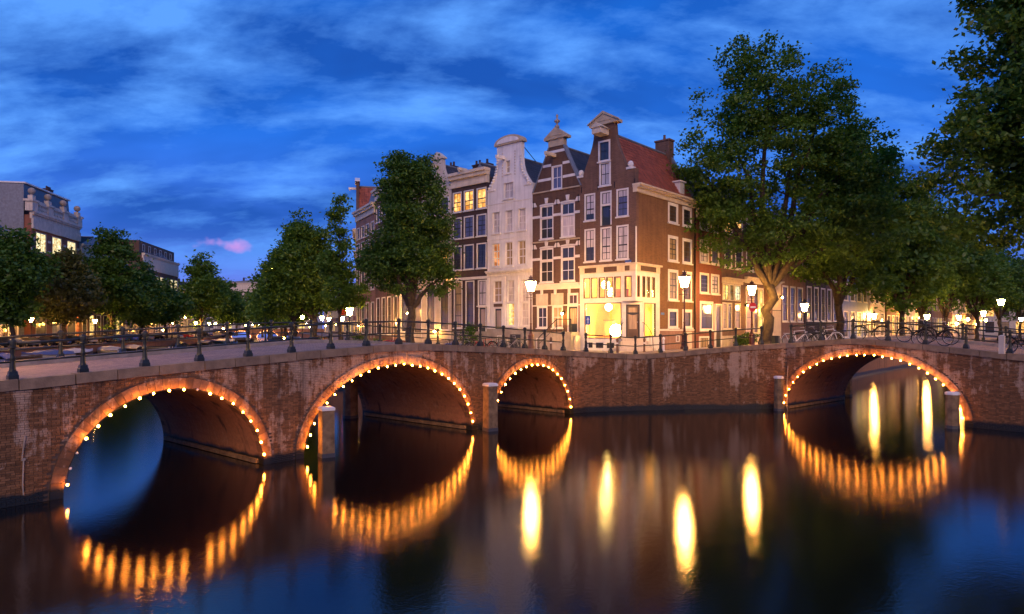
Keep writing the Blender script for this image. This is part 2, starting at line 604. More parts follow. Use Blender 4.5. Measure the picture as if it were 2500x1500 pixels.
def dup(o, loc=None, rz=None, label=None, parent=None, swap=None, scale=None):
    c = o.copy()
    COL.objects.link(c)
    c.parent = parent
    if loc is not None:
        c.location = loc
    if rz is not None:
        c.rotation_euler = (0, 0, rz)
    if scale:
        c.scale = (scale,) * 3
    if label:
        c['label'] = label
    if swap and c.data is not None:
        mm = c.data.materials[0].name if c.data.materials else None
        if mm in swap:
            key = (c.data.name, mm, swap[mm])
            if key not in SWAPS:
                d = c.data.copy()
                for i, q in enumerate(d.materials):
                    if q.name in swap:
                        d.materials[i] = M[swap[q.name]]
                SWAPS[key] = d
            c.data = SWAPS[key]
    for ch in list(o.children):
        dup(ch, parent=c, swap=swap)
    return c


SWAPS = {}
UBOX = {}


def ubox(name, m, parent, x0, x1, y0, y1, z0, z1, loc=None):
    """a box part sharing one unit mesh per material"""
    if m not in UBOX:
        UBOX[m] = MB().box(0, 1, 0, 1, 0, 1).mesh('unit_' + m, m)
    o = obj(name, UBOX[m], parent, (x0, y0, z0), 0, (x1 - x0, y1 - y0, z1 - z0))
    return o


def at(u, Y):
    return (u - 1250) / 1640 * Y


def lerp(a, b, t):
    return a + (b - a) * t


# ------------------------------------------------------------------ plan of the place
K = (7.83, 42.5)                       # street corner of the corner house
E1 = (-.749, .662)                     # along the main canal, away
E2 = (.662, .749)                      # along the side canal, away
A0 = (-11.86, 17.7)
AD = (.6496, .7603)
B0 = (15.03, 36.9)
BD = (.6556, -.7551)
ANG_A = math.atan2(AD[1], AD[0])
ANG_B = math.atan2(BD[1], BD[0])
BW = 7.7                               # width of the bridges


def zA(s):
    return 3.84 - .06 * (math.sqrt((s - 11.7) ** 2 + 4) - 2)


def zB(s):
    return 3.92 - .10 * (math.sqrt((s - 3.7) ** 2 + 1) - 1)


def locA(s, y, z=0):
    return (A0[0] + AD[0] * s - AD[1] * y, A0[1] + AD[1] * s + AD[0] * y, z)


def locB(s, y, z=0):
    return (B0[0] + BD[0] * s - BD[1] * y, B0[1] + BD[1] * s + BD[0] * y, z)


LBANK = [(-14.5, 12), (-18, 22), (-62, 72), (-68.5, 95), (-72, 118), (-77.5, 150), (-82, 175), (-96, 225), (-128, 300), (-150, 345)]
RBANK = [(-2.56, 40.4), (-17, 53.5), (-24, 64), (-28.5, 85), (-33, 106), (-38, 135), (-43, 160), (-62, 215), (-95, 300), (-115, 345)]
ARCH_A = [(2.86, 2.84, 2.70), (11.34, 4.16, 3.08), (19.8, 3.06, 2.72)]
ARCH_B = [(4.2, 4.28, 3.16)]

# water
w = MB().quad((-420, -60, 0), (420, -60, 0), (420, 760, 0), (-420, 760, 0)).build('canal_water', 'canal_water')
tag(w, 'dark calm canal water with long reflections of lamps', None, None, 'structure')


# ------------------------------------------------------------------ brick walls of the bridges and the quay corner
class Path:
    """polyline in plan, s -> point, left normal pointing into the land"""

    def __init__(s, pts):
        s.p = [Vector((a, b)) for a, b in pts]
        s.L = [0.0]
        for a, b in zip(s.p, s.p[1:]):
            s.L.append(s.L[-1] + (b - a).length)

    def at(s, t):
        i = 0
        while i < len(s.p) - 2 and t > s.L[i + 1]:
            i += 1
        d = (s.p[i + 1] - s.p[i]).normalized()
        q = s.p[i] + d * (t - s.L[i])
        return q, d, Vector((-d.y, d.x))


def arch_z(arches, s, grow=0.0):
    for c, a, b in arches:
        k = (s - c) / (a + grow)
        if abs(k) < 1:
            return (b + grow) * math.sqrt(1 - k * k)
    return None


def brick_wall(root, path, s0, s1, ztop, arches, n_single, eye):
    """brick by brick: the ones that show largest are objects, the rest one joined part"""
    rs = random.Random(5)
    items = []
    course, ln, j = 0.059, 0.185, 0.010
    zmax = max(ztop(lerp(s0, s1, i / 40)) for i in range(41)) - .25
    k = 0
    z = -0.10
    while z < zmax:
        off = (0.0975 if k % 2 else 0.0) + rs.uniform(-.01, .01)
        s = s0 + off - .2
        header = (k % 4 == 3)
        while s < s1:
            l_ = (0.0875 if header else ln)
            sc_ = s + l_ / 2
            ok = z + .05 < ztop(sc_) - .255
            for q in (s, s + l_):
                az = arch_z(arches, q, 0.28)
                if az is not None and z < az:
                    ok = False
            if ok and s > s0 - .02 and s + l_ < s1 + .06:
                items.append((s, s + l_, z, z + course - j))
            s += l_ + j
        z += course
        k += 1

    def eightpts(it):
        a, b, z0, z1 = it
        p0, d0, n0 = path.at(a)
        p1, d1, n1 = path.at(b)
        o = -rs.uniform(.002, .011)
        bk = .03
        P = [p0 + n0 * o, p1 + n1 * o, p1 + n1 * bk, p0 + n0 * bk]
        dz = rs.uniform(-.002, .002)
        return [(q.x, q.y, z0 + dz) for q in P] + [(q.x, q.y, z1 + dz) for q in P]
    scored = []
    for it in items:
        p, d, n = path.at((it[0] + it[1]) / 2)
        g = Vector((p.x - eye.x, p.y - eye.y))
        vis = abs(g.normalized().dot(n)) * (it[1] - it[0]) / g.length
        inside = abs(g.x / max(g.y, .1)) < .765
        scored.append((vis if inside and it[2] > .2 else 0, it))
    scored.sort(key=lambda q: -q[0])
    rest = MB()
    mb_cache = None
    for i, (v, it) in enumerate(scored):
        pts = eightpts(it)
        if i < n_single:
            c = pts[0]
            MB().hexa([(q[0] - c[0], q[1] - c[1], q[2] - c[2]) for q in pts]).build('brick', 'canal_brick', root, c)
        else:
            rest.hexa(pts)
    o = rest.build('brickwork', 'canal_brick', root)
    tag(o, kind='stuff')


def bridge(name, label, org, ang, s0, s1, zf, arches, n_single, eyeworld, ylo):
    root = thing(name, label, 'bridge', (org[0], org[1], 0), ang)
    inv = Matrix.Rotation(-ang, 3, 'Z')
    eye = inv @ Vector((eyeworld[0] - org[0], eyeworld[1] - org[1], 0))
    path = Path([(s0 - .3, 0), (s1 + .3, 0)])
    pp = Path([(0, 0), (1, 0)])

    class P0:
        def at(self, t):
            return Vector((t, 0)), Vector((1, 0)), Vector((0, 1))
    # mortar backing with the arch openings, near and far
    for y, nm in ((.016, 'wall'), (BW, 'rear_wall')):
        mb = MB()
        ss = [s0 + i * .12 for i in range(int((s1 - s0) / .12) + 1)] + [s1]
        for c, a, b in arches:
            ss += [c - a * math.cos(math.pi * k / 40) for k in range(41)]
        ss = sorted(set(round(q, 4) for q in ss))
        for a, b in zip(ss, ss[1:]):
            za, zb = arch_z(arches, a + 1e-4), arch_z(arches, b - 1e-4)
            za = -1 if za is None else za
            zb = -1 if zb is None else zb
            mb.quad((a, y, za), (b, y, zb), (b, y, zf(b) - .1), (a, y, zf(a) - .1))
        mb.build(nm, 'mortar' if y < 1 else 'vault_brick', root)
    # vaults
    for c, a, b in arches:
        mb = MB()
        n = 30
        pr = [(c - a, -1.0)] + [(c - a * math.cos(math.pi * k / n), b * math.sin(math.pi * k / n)) for k in range(n + 1)] + [(c + a, -1.0)]
        for (x0, z0), (x1, z1) in zip(pr, pr[1:]):
            mb.quad((x0, .0, z0), (x1, .0, z1), (x1, BW, z1), (x0, BW, z0))
        # timber fender along the foot of each side
        mb.build('vault', 'vault_brick', root)
        fb = MB().box(c + a - .10, c + a - .005, .3, BW - .2, .02, .16).box(c - a + .005, c - a + .10, .3, BW - .2, .02, .16)
        fb.build('fender_beam', 'timber', root)
        # ring of arch bricks set on edge, near and far
        per = math.pi * (a + b) / 2
        nb = int(per / .20)
        for face in (0, 1):
            for k in range(nb):
                t0 = math.pi * (k + .02) / nb
                t1 = math.pi * (k + .98) / nb
                o = random.uniform(-.012, -.002)
                y0, y1 = (-.028 + o, .30) if face == 0 else (BW - .3, BW + .03)

                def ep(t, g):
                    return (c - (a + g) * math.cos(t), (b + g) * math.sin(t))
                q = [ep(t0, -.004), ep(t1, -.004), ep(t1, .31), ep(t0, .31)]
                MB().hexa([(x, y0, z) for x, z in q] + [(x, y1, z) for x, z in q]).build('arch_block', 'arch_brick', root)
    # coping stones
    s = s0
    while s < s1 - .3:
        l_ = random.uniform(.85, 1.35)
        e = min(s1, s + l_)
        if s1 - e < .35:
            e = s1
        dz = random.uniform(-.008, .008)
        for yy in ((-.075, .42), (BW - .42, BW + .075)):
            za, zb = zf(s + .013) + dz, zf(e - .013) + dz
            y0 = yy[0] + random.uniform(-.01, .01)
            MB().hexa([(s + .013, y0, za - .27), (e - .013, y0, zb - .27), (e - .013, yy[1], zb - .27), (s + .013, yy[1], za - .27),
                       (s + .013, y0 + .02, za), (e - .013, y0 + .02, zb), (e - .013, yy[1], zb), (s + .013, yy[1], za)]).build('coping_stone', 'coping_stone', root)
        s = e
    # deck: brick carriageway, kerb and far footway
    nst = 40
    q = [lerp(s0, s1, i / nst) for i in range(nst + 1)]
    road, foot, kerb = MB(), MB(), MB()
    yk = BW - 2.0
    for a, b in zip(q, q[1:]):
        road.quad((a, .42, zf(a) - .03), (b, .42, zf(b) - .03), (b, yk, zf(b) - .03), (a, yk, zf(a) - .03))
        kerb.hexa([(a, yk, zf(a) - .2), (b, yk, zf(b) - .2), (b, yk + .16, zf(b) - .2), (a, yk + .16, zf(a) - .2),
                   (a, yk + .02, zf(a) + .10), (b, yk + .02, zf(b) + .10), (b, yk + .16, zf(b) + .10), (a, yk + .16, zf(a) + .10)])
        foot.quad((a, yk + .16, zf(a) + .095), (b, yk + .16, zf(b) + .095), (b, BW - .42, zf(b) + .095), (a, BW - .42, zf(a) + .095))
    road.build('road_surface', 'paving', root)
    kerb.build('kerb', 'kerb_stone', root)
    foot.build('footway', 'street_paving', root)
    brick_wall(root, P0(), s0, s1, zf, arches, n_single, eye)
    return root


brA = bridge('arch_bridge', 'three-arched brick bridge with strings of bulbs in the left half', A0, ANG_A, -9.0, 23.2, zA, ARCH_A, 300, (0, 0), -4)
brB = bridge('arch_bridge', 'single-arched brick bridge on the right with bicycles on its deck', B0, ANG_B, 0.0, 22.0, zB, ARCH_B, 300, (0, 0), -4)

# quay corner wall between the bridges
CP = [(3.21, 35.34), (4.0, 35.75), (5.2, 36.1), (6.8, 36.45), (9.5, 36.9), (12.2, 37.1), (14.0, 37.1), (15.03, 36.9)]
CPATH = Path(CP)
CL = CPATH.L[-1]


def zC(s):
    ss = [0, 3.8, 6.6, 9.3, CL]
    zz = [zA(23.2), 3.03, 3.22, 3.46, zB(0)]
    t = float(np.interp(s, ss, zz))
    return t


qw = thing('quay_wall', 'plain brick quay wall at the corner between the two bridges', 'quay wall', (0, 0, 0))
mb = MB()
nn = 60
for i in range(nn):
    a, b = CL * i / nn, CL * (i + 1) / nn
    pa, _, na = CPATH.at(a)
    pb, _, nb_ = CPATH.at(b)
    pa = pa + na * .016
    pb = pb + nb_ * .016
    mb.quad((pa.x, pa.y, -1), (pb.x, pb.y, -1), (pb.x, pb.y, zC(b) - .1), (pa.x, pa.y, zC(a) - .1))
mb.build('wall', 'mortar', qw)
brick_wall(qw, CPATH, 0, CL, zC, [], 300, Vector((0, 0, 0)))
s = 0.0
while s < CL - .3:
    e = min(CL, s + random.uniform(.85, 1.3))
    if CL - e < .35:
        e = CL
    P = []
    for q, g in ((s + .013, -.075), (e - .013, -.075), (e - .013, .42), (s + .013, .42)):
        p, d, n = CPATH.at(q)
        p = p + n * g
        P.append((p.x, p.y, zC(q)))
    MB().hexa([(x, y, z - .27) for x, y, z in P] + P).build('coping_stone', 'coping_stone', qw)
    s = e

# ------------------------------------------------------------------ ground
def strip(name, left, right, m, kind='structure'):
    mb = MB()
    for (a, b), (c, d) in zip(zip(left, left[1:]), zip(right, right[1:])):
        mb.quad(a, b, d, c)
    return tag(mb.build(name, m), None, None, None, kind)


GZ = 2.0


def kp(t, r):
    return (K[0] + E1[0] * t + E2[0] * r, K[1] + E1[1] * t + E2[1] * r)


# corner pavement, fan round the corner house
mb = MB()
cpts = []
for i in range(13):
    p, d, n = CPATH.at(CL * i / 12)
    p = p + n * .42
    cpts.append((p.x, p.y, zC(CL * i / 12) - .012))
cl = [locA(23.2, y, zA(23.2) - .012) for y in (BW, 5, 2.5, .42)] + cpts + [locB(0, y, zB(0) - .012) for y in (.42, 2.5, 5, BW)]
ctr = (K[0], K[1], 3.0)
inner = [(*kp(5.5, -.0), 2.98)] + [(*kp(4 - 4 * i / 8, -.0), 2.98) for i in range(9)] + [(*kp(0, 7 * i / 9), 2.98) for i in range(1, 10)] + [(*kp(0, 7.6), 2.98)]
m_ = len(cl)
for i in range(m_ - 1):
    ia, ib = int(i * (len(inner) - 1) / (m_ - 1)), int((i + 1) * (len(inner) - 1) / (m_ - 1))
    if ia != ib:
        mb.add([inner[ia], cl[i], cl[i + 1], inner[ib]], [(0, 1, 2, 3)])
    else:
        mb.add([inner[ia], cl[i], cl[i + 1]], [(0, 1, 2)])
tag(mb.build('corner_pavement', 'street_paving'), kind='structure')

# street along the main canal (right bank), falling from the bridge to the quay
def facade_line(t):
    return kp(t, 0)


FQ0 = kp(23.5, 0)
E3 = (-.47, .883)
E4 = (-.22, .9755)
FQ1 = (FQ0[0] + E3[0] * 14, FQ0[1] + E3[1] * 14)
FQ2 = (FQ1[0] + E4[0] * 60, FQ1[1] + E4[1] * 60)
left = [(RBANK[0][0], RBANK[0][1], 3.15), (-6.5, 44.0, 2.85), (-10.5, 47.6, 2.35), (-17, 53.5, GZ), (-24, 64, GZ), (-28.5, 85, GZ), (-33, 106, GZ), (-38, 135, GZ), (-43, 160, GZ), (-62, 215, GZ), (-95, 300, GZ), (-115, 345, GZ)]
right = [(*kp(4, 0), 2.98), (*kp(9, 0), 2.8), (*kp(15, 0), 2.3), (*kp(23.5, 0), GZ), (FQ1[0], FQ1[1], GZ), (-18.5, 85, GZ), (-23, 106, GZ), (-28, 135, GZ), (-33, 160, GZ), (-52, 215, GZ), (-85, 300, GZ), (-105, 345, GZ)]
strip('quay_street', left, right, 'street_paving')
# street along the side canal (left bank)
lb = [(K[0] + .749 * 5 + E2[0] * r, K[1] - .662 * 5 + E2[1] * r, z) for r, z in ((8.5, 3.1), (14, 2.7), (22, 2.2), (40, GZ), (90, GZ), (180, GZ), (260, GZ))]
rb = [(*kp(0, r), z) for r, z in ((7.6, 2.97), (14, 2.7), (22, 2.2), (40, GZ), (90, GZ), (180, GZ), (260, GZ))]
strip('side_street', lb, rb, 'street_paving')
# the land behind the house rows, the left bank and the far end of the canals
mb = MB()
mb.add([(*kp(2, 2), GZ - .02), (*kp(23.5, 1), GZ - .02), (FQ1[0], FQ1[1], GZ - .02), (-18.5, 85, GZ - .02), (-23, 106, GZ - .02), (-28, 135, GZ - .02), (-33, 160, GZ - .02), (-52, 215, GZ - .02),
        (-85, 300, GZ - .02), (-105, 345, GZ - .02), (-300, 760, GZ - .02), (420, 760, GZ - .02), (*kp(-3, 260), GZ - .02)], [tuple(range(13))])
tag(mb.build('ground', 'street_paving'), kind='structure')
LZ = 1.7
mb = MB()
lp = [(x, y, LZ) for x, y in LBANK]
mb.add(lp + [(-300, 760, LZ), (-420, 760, LZ), (-420, 12, LZ)], [tuple(range(len(lp) + 3))])
tag(mb.build('left_quay', 'street_paving'), kind='structure')
mb = MB()
rbk = [locB(12.0, BW, 2.6), (locB(12, BW)[0] + E2[0] * 20, locB(12, BW)[1] + E2[1] * 20, GZ), (locB(12, BW)[0] + E2[0] * 260, locB(12, BW)[1] + E2[1] * 260, GZ)]
mb.add([locB(12, .3, 3.0)] + rbk + [(420, 300, GZ), (420, 10, 2.6), locB(24, .3, 2.6)], [tuple(range(7))])
tag(mb.build('right_quay', 'street_paving'), kind='structure')


def bank_wall(name, label, pts, zt, zb=-1, m='vault_brick'):
    root = thing(name, label, 'quay wall', (pts[0][0], pts[0][1], 0))
    ox, oy = pts[0][0], pts[0][1]
    mb, cp = MB(), MB()
    for (x0, y0, *a), (x1, y1, *b) in zip(pts, pts[1:]):
        z0 = a[0] if a else zt
        z1 = b[0] if b else zt
        mb.quad((x0 - ox, y0 - oy, zb), (x1 - ox, y1 - oy, zb), (x1 - ox, y1 - oy, z1 - .1), (x0 - ox, y0 - oy, z0 - .1))
        d = Vector((x1 - x0, y1 - y0)).normalized() * .2
        n = Vector((-d.y, d.x))
        P = [(x0 - n.x - ox, y0 - n.y - oy, z0), (x1 - n.x - ox, y1 - n.y - oy, z1), (x1 + n.x - ox, y1 + n.y - oy, z1), (x0 + n.x - ox, y0 + n.y - oy, z0)]
        cp.hexa([(x, y, z - .22) for x, y, z in P] + [(x, y, z + .02) for x, y, z in P])
    mb.build('wall', m, root)
    cp.build('coping', 'coping_stone', root)


bank_wall('quay_wall', 'low quay wall behind the moored boats on the far left bank', [(x, y, LZ) for x, y in LBANK], LZ)
bank_wall('quay_wall', 'quay wall of the main canal below the tall tree and gabled houses', left, GZ)
bank_wall('quay_wall', 'brick quay wall seen through the single arch on the right', [(x, y, z) for x, y, z in lb], GZ)
bank_wall('quay_wall', 'quay wall closing the side canal at the far right', rbk, GZ)


# ------------------------------------------------------------------ railings
def post_mesh():
    mb = MB()
    mb.lathe([(.155, 0), (.155, .10), (.135, .12), (.12, .20)], 4, 0, 0, 0, math.pi / 4)
    mb.lathe([(.088, .20), (.07, .26), (.058, .46), (.066, .50), (.07, .53), (.058, .56), (.046, .62), (.058, .76), (.075, .80), (.06, .83), (.06, .86)], 10)
    mb.lathe([(.09, .86), (.095, .90), (.095, .96), (.075, 1.00), (.03, 1.03)], 8)
    return mb.mesh('post', 'iron_green')


POST = post_mesh()


def railing(label, f, s0, s1, step, hz=(.44, .90)):
    """f(s) -> (x, y, z) world"""
    c = f((s0 + s1) / 2)
    root = thing('bridge_railing', label, 'railing', c)

    def rel(p):
        return (p[0] - c[0], p[1] - c[1], p[2] - c[2])
    n = max(1, int(round((s1 - s0) / step)))
    ss = [lerp(s0, s1, i / n) for i in range(n + 1)]
    for s in ss:
        p = f(s)
        q = f(s + .05)
        rz = math.atan2(q[1] - p[1], q[0] - p[0])
        obj('post', POST, root, rel(p), rz)
    for h, r in ((hz[0], .026), (hz[1], .033)):
        for a, b in zip(ss, ss[1:]):
            pa, pb = f(a), f(b)
            MB().tube([rel((pa[0], pa[1], pa[2] + h)), rel((pb[0], pb[1], pb[2] + h))], r, 7).build('rail', 'iron_green', root, smooth=True)


railing('near iron railing along the edge of the three-arched bridge', lambda s: locA(s, .20, zA(s)), -8.9, 22.6, 1.6)
railing('far iron railing across the three-arched bridge deck', lambda s: locA(s, BW - .2, zA(s)), -8.2, 22.6, 2.0)


def fC(s):
    p, d, n = CPATH.at(s)
    p = p + n * .2
    return (p.x, p.y, zC(s))


railing('iron railing on the quay corner before the lit shop', fC, .9, CL - 1.2, 1.45)
railing('near iron railing along the edge of the single-arched bridge', lambda s: locB(s, .20, zB(s)), .2, 20, 1.6)
railing('far iron railing behind the bicycles on the single-arched bridge', lambda s: locB(s, BW - .2, zB(s)), .5, 20, 2.0)


# ------------------------------------------------------------------ strings of bulbs on the arches
def bulb_mesh(r, m):
    return MB().ball((0, 0, 0), r, 6).mesh('bulb', m)


BULB = bulb_mesh(.037, 'bulb_glow')
DEAD = MB().ball((0, 0, 0), .04, 6).mesh('bulb', 'white_paint')


def bulbs(label, br, c, a, b, skip=(), step=.415):
    root = thing('string_lights', label, 'string lights', br.matrix_basis @ Vector((c, 0, 0)) if False else (0, 0, 0))
    root.location = br.location + Matrix.Rotation(br.rotation_euler.z, 3, 'Z') @ Vector((c, -.15, 0))
    root.rotation_euler = br.rotation_euler
    # equal steps along the ellipse
    T = [i * math.pi / 400 for i in range(401)]
    P = [(-a * math.cos(t), b * math.sin(t)) for t in T]
    L = [0]
    for (x0, z0), (x1, z1) in zip(P, P[1:]):
        L.append(L[-1] + math.hypot(x1 - x0, z1 - z0))
    n = int((L[-1] - .7) / step)
    pts = []
    for i in range(n + 1):
        l_ = lerp(.38, L[-1] - .38, i / n)
        x = float(np.interp(l_, L, [p[0] for p in P]))
        z = float(np.interp(l_, L, [p[1] for p in P]))
        x += random.uniform(-.02, .02)
        z += random.uniform(-.02, .02)
        pts.append((x, 0, z))
        k_ = random.uniform(.82, 1.12)
        o = obj('bulb', DEAD if i in skip else BULB, root, (x, 0, z), 0, (k_, k_, k_))
    cab = []
    for p, q in zip(pts, pts[1:]):
        cab += [p, ((p[0] + q[0]) / 2, .03, (p[2] + q[2]) / 2 - .025)]
    cab.append(pts[-1])
    MB().tube([(x, y + .09, z + .03) for x, y, z in cab], .011, 4).build('cable', 'rubber', root)


bulbs('string of orange bulbs round the leftmost bridge arch', brA, 2.86, 2.82, 2.67, skip=(1, 2, 11))
bulbs('string of orange bulbs round the widest middle arch', brA, 11.34, 4.13, 3.05)
bulbs('string of orange bulbs round the small arch beside the corner', brA, 19.8, 3.03, 2.69)
bulbs('string of orange bulbs round the single arch on the right', brB, 4.2, 4.25, 3.13)


# ------------------------------------------------------------------ mooring posts
def pile(label, x, y, h, r=.24, cap=True, rz=0.6, lean=0.0, n=8):
    root = thing('mooring_post', label, 'post', (x, y, -1), rz)
    prof = [(r * 1.0, 0), (r * 1.04, .9), (r, 1.5), (r * .97, 1 + h)]
    mb = MB().lathe(prof, n, 0, 0, 0, math.pi / n)
    mb.build('timber_pile', 'timber', root)
    MB().lathe([(r * 1.06, .7), (r * 1.08, 1.0), (r * 1.05, 1.14)], n, 0, 0, 0, math.pi / n).build('weed_band', 'tarp_dark', root)
    if cap:
        MB().lathe([(r * 1.06, 1 + h), (r * 1.06, 1.09 + h), (r * .8, 1.13 + h)], n, 0, 0, 0, math.pi / n).build('cap', 'white_paint', root)


pile('square timber mooring post with white cap under the middle arch', at(797, 23.4), 23.4, 1.62, .31, n=4)
pile('white-capped timber post between the middle and small arches', at(1197, 29.3), 29.3, 1.95, .33, n=4)
pile('bare timber post lit orange behind the middle arch', at(856, 33.5), 33.5, 2.3, .36, False)
pile('white-capped timber post at the left foot of the right arch', at(1901, 36.3), 36.3, 1.75, .25)
pile('dark white-capped timber post at the right foot of the right arch', at(2325, 30.0), 30.0, 1.5, .28)
pile('timber post lit orange behind the right arch', at(2067, 44.0), 44.0, 2.4, .32, False)
# drain pipes / cables on the brick walls
for lab, br, s_, z0, z1 in (('thin pale pipe on the brick at the far left wall', brA, -.85, .5, 1.75), ('thin pale cable pipe on the brick left of the right arch', brB, -.0, .2, 2.4)):
    pz = thing('wall_pipe', lab, 'pipe', br.location + Matrix.Rotation(br.rotation_euler.z, 3, 'Z') @ Vector((s_ + (.0 if br is brA else .12), -.04, 0)), br.rotation_euler.z)
    MB().tube([(0, 0, z0 - .25), (-.02, 0, z0), (0, 0, (z0 + z1) / 2), (-.03, 0, (z0 + z1) / 2 + .08), (.03, 0, z1)], .018, 6).build('pipe', 'grey_stone', pz)
    MB().box(-.04, .04, -.02, .03, (z0 + z1) / 2, (z0 + z1) / 2 + .06).build('clip', 'grey_stone', pz)


# ------------------------------------------------------------------ houses: walls with real openings, windows with panes
def wall_slices(mb, xl, xr, z0, z1, ops, y0, y1, brk=(), mi=0, step=None):
    zs = {z0, z1} | {z for o in ops for z in o[2:4]} | {b for b in brk if z0 < b < z1}
    if step:
        lo, hi, st = step
        k = lo
        while k < hi:
            zs.add(k)
            k += st
    zs = sorted(z for z in set(round(z, 4) for z in zs) if z0 <= z <= z1)
    prev = None
    for a, b in zip(zs, zs[1:]):
        e = min(1e-4, (b - a) / 3)
        L0, L1, R0, R1 = xl(a + e), xl(b - e), xr(a + e), xr(b - e)
        cuts = sorted((o[0], o[1]) for o in ops if o[2] <= a + 1e-6 and o[3] >= b - 1e-6)
        cur = (L0, L1)
        for c0, c1 in cuts + [(None, None)]:
            nx = (R0, R1) if c0 is None else (c0, c0)
            if nx[0] - cur[0] > 1e-5 or nx[1] - cur[1] > 1e-5:
                for y in (y0, y1):
                    mb.quad((cur[0], y, a), (nx[0], y, a), (nx[1], y, b), (cur[1], y, b), mi)
            if c0 is not None:
                cur = (c1, c1)
        mb.quad((L0, y0, a), (L1, y0, b), (L1, y1, b), (L0, y1, a), mi)
        mb.quad((R0, y0, a), (R1, y0, b), (R1, y1, b), (R0, y1, a), mi)
        if prev:
            for p, q in ((prev[0], L0), (prev[1], R0)):
                if abs(p - q) > 1e-4:
                    mb.quad((p, y0, a), (q, y0, a), (q, y1, a), (p, y1, a), mi)
        prev = (L1, R1)
    mb.quad((prev[0], y0, zs[-1]), (prev[1], y0, zs[-1]), (prev[1], y1, zs[-1]), (prev[0], y1, zs[-1]), mi)
    for a, b, c, d in ops:
        for P in (((a, c), (b, c)), ((a, d), (b, d)), ((a, c), (a, d)), ((b, c), (b, d))):
            (p, q), (r, t) = P
            mb.quad((p, y0, q), (r, y0, t), (r, y1, t), (p, y1, q), mi)


class Fr:
    """a facade's own frame inside a house: x along the wall, y into it, z absolute"""

    def __init__(s, root, zg, loc=(0, 0), rz=0.0):
        s.root, s.zg, s.loc, s.rz = root, zg, loc, rz

    def p(s, x, y, z):
        c, n = math.cos(s.rz), math.sin(s.rz)
        return (s.loc[0] + c * x - n * y, s.loc[1] + n * x + c * y, z - s.zg)

    def put(s, name, mb, mats, smooth=False):
        return mb.build(name, mats, s.root, (s.loc[0], s.loc[1], -s.zg), s.rz, smooth)

    def box(s, name, m, x0, x1, y0, y1, z0, z1):
        return s.put(name, MB().box(x0, x1, y0, y1, z0, z1), m)


PANE_SETS = {
    'dark': ['pane_dark'], 'brown': ['pane_brown', 'pane_dark'], 'blue': ['pane_blue'], 'curtain': ['pane_curtain'],
    'cream': ['pane_cream'], 'amber': ['lit_amber'], 'orange': ['lit_orange'], 'yellow': ['lit_yellow'], 'pale': ['lit_pale'], 'dim': ['lit_dim'],
}
wr = random.Random(3)


def window(fr, x0, x1, z0, z1, nx=2, nz=2, sash='sash_dark', frame='white_paint', fw=.10, panes='dark', top=None, sill=True, dep=.06, bar=.028, meet=None, name='window', proud=.02):
    """frame > sash bars, one pane per light, sill"""
    w_, h_ = x1 - x0, z1 - z0
    mb = MB()
    if proud > .03:
        dep = -proud + .045
    y0, y1 = -proud, dep + .05
    mb.box(0, fw, y0, y1, 0, h_).box(w_ - fw, w_, y0, y1, 0, h_).box(fw, w_ - fw, y0, y1, h_ - fw, h_).box(fw, w_ - fw, y0, y1, 0, fw * .6)
    o = mb.build(name, frame, fr.root, fr.p(x0, 0, z0), fr.rz)
    ix0, ix1, iz0, iz1 = fw, w_ - fw, fw * .6, h_ - fw
    sb = MB()
    e = .035
    sb.box(ix0, ix0 + e, dep - .02, dep + .03, iz0, iz1).box(ix1 - e, ix1, dep - .02, dep + .03, iz0, iz1).box(ix0 + e, ix1 - e, dep - .02, dep + .03, iz0, iz0 + e).box(ix0 + e, ix1 - e, dep - .02, dep + .03, iz1 - e, iz1)
    ix0 += e
    ix1 -= e
    iz0 += e
    iz1 -= e
    zcuts = [lerp(iz0, iz1, k / nz) for k in range(nz + 1)]
    if meet is not None:
        zm = lerp(iz0, iz1, meet)
        zcuts = [iz0] + ([] if nz < 3 else [lerp(iz0, zm, .5)]) + [zm] + ([] if nz < 4 else [lerp(zm, iz1, .5)]) + [iz1]
    xcuts = [lerp(ix0, ix1, k / nx) for k in range(nx + 1)]
    for k, z in enumerate(zcuts[1:-1]):
        b_ = bar * (1.5 if meet is not None and abs(z - zm) < 1e-6 else .8)
        sb.box(ix0, ix1, dep - .015, dep + .025, z - b_, z + b_)
    for x in xcuts[1:-1]:
        sb.box(x - bar * .7, x + bar * .7, dep - .012, dep + .022, iz0, iz1)
    sb.build('sash', sash, o)
    ms = PANE_SETS[panes]
    m = wr.choice(ms)
    for zi, (a, b) in enumerate(zip(zcuts, zcuts[1:])):
        mm = m
        if top and zi >= len(zcuts) - 1 - top[1]:
            mm = PANE_SETS[top[0]][0]
        for c, d in zip(xcuts, xcuts[1:]):
            ubox('pane', mm, o, c, d, dep + .004, dep + .012, a, b)
    if sill:
        MB().box(-.05, w_ + .05, -.10, .02, -.09, .0).build('sill', frame, o)
    return o


def door(fr, x0, x1, z0, z1, m='door_dark', glass='pane_brown', frame='white_paint', transom=None, name='door'):
    w_, h_ = x1 - x0, z1 - z0
    f = .08
    o = MB().box(0, f, -.02, .12, 0, h_).box(w_ - f, w_, -.02, .12, 0, h_).box(f, w_ - f, -.02, .12, h_ - f, h_).build(name, frame, fr.root, fr.p(x0, 0, z0), fr.rz)
    lf = MB().box(f, w_ - f, .06, .10, 0, .55).box(f, f + .1, .06, .10, .55, h_ - f).box(w_ - f - .1, w_ - f, .06, .10, .55, h_ - f).box(f + .1, w_ - f - .1, .06, .10, h_ - f - .12, h_ - f)
    lf.build('leaf', m, o)
    ubox('pane', glass, o, f + .1, w_ - f - .1, .075, .085, .55, h_ - f - .12)
    MB().ball((w_ - f - .06, .03, 1.0), .03, 6).build('handle', 'chrome', o)
    return o


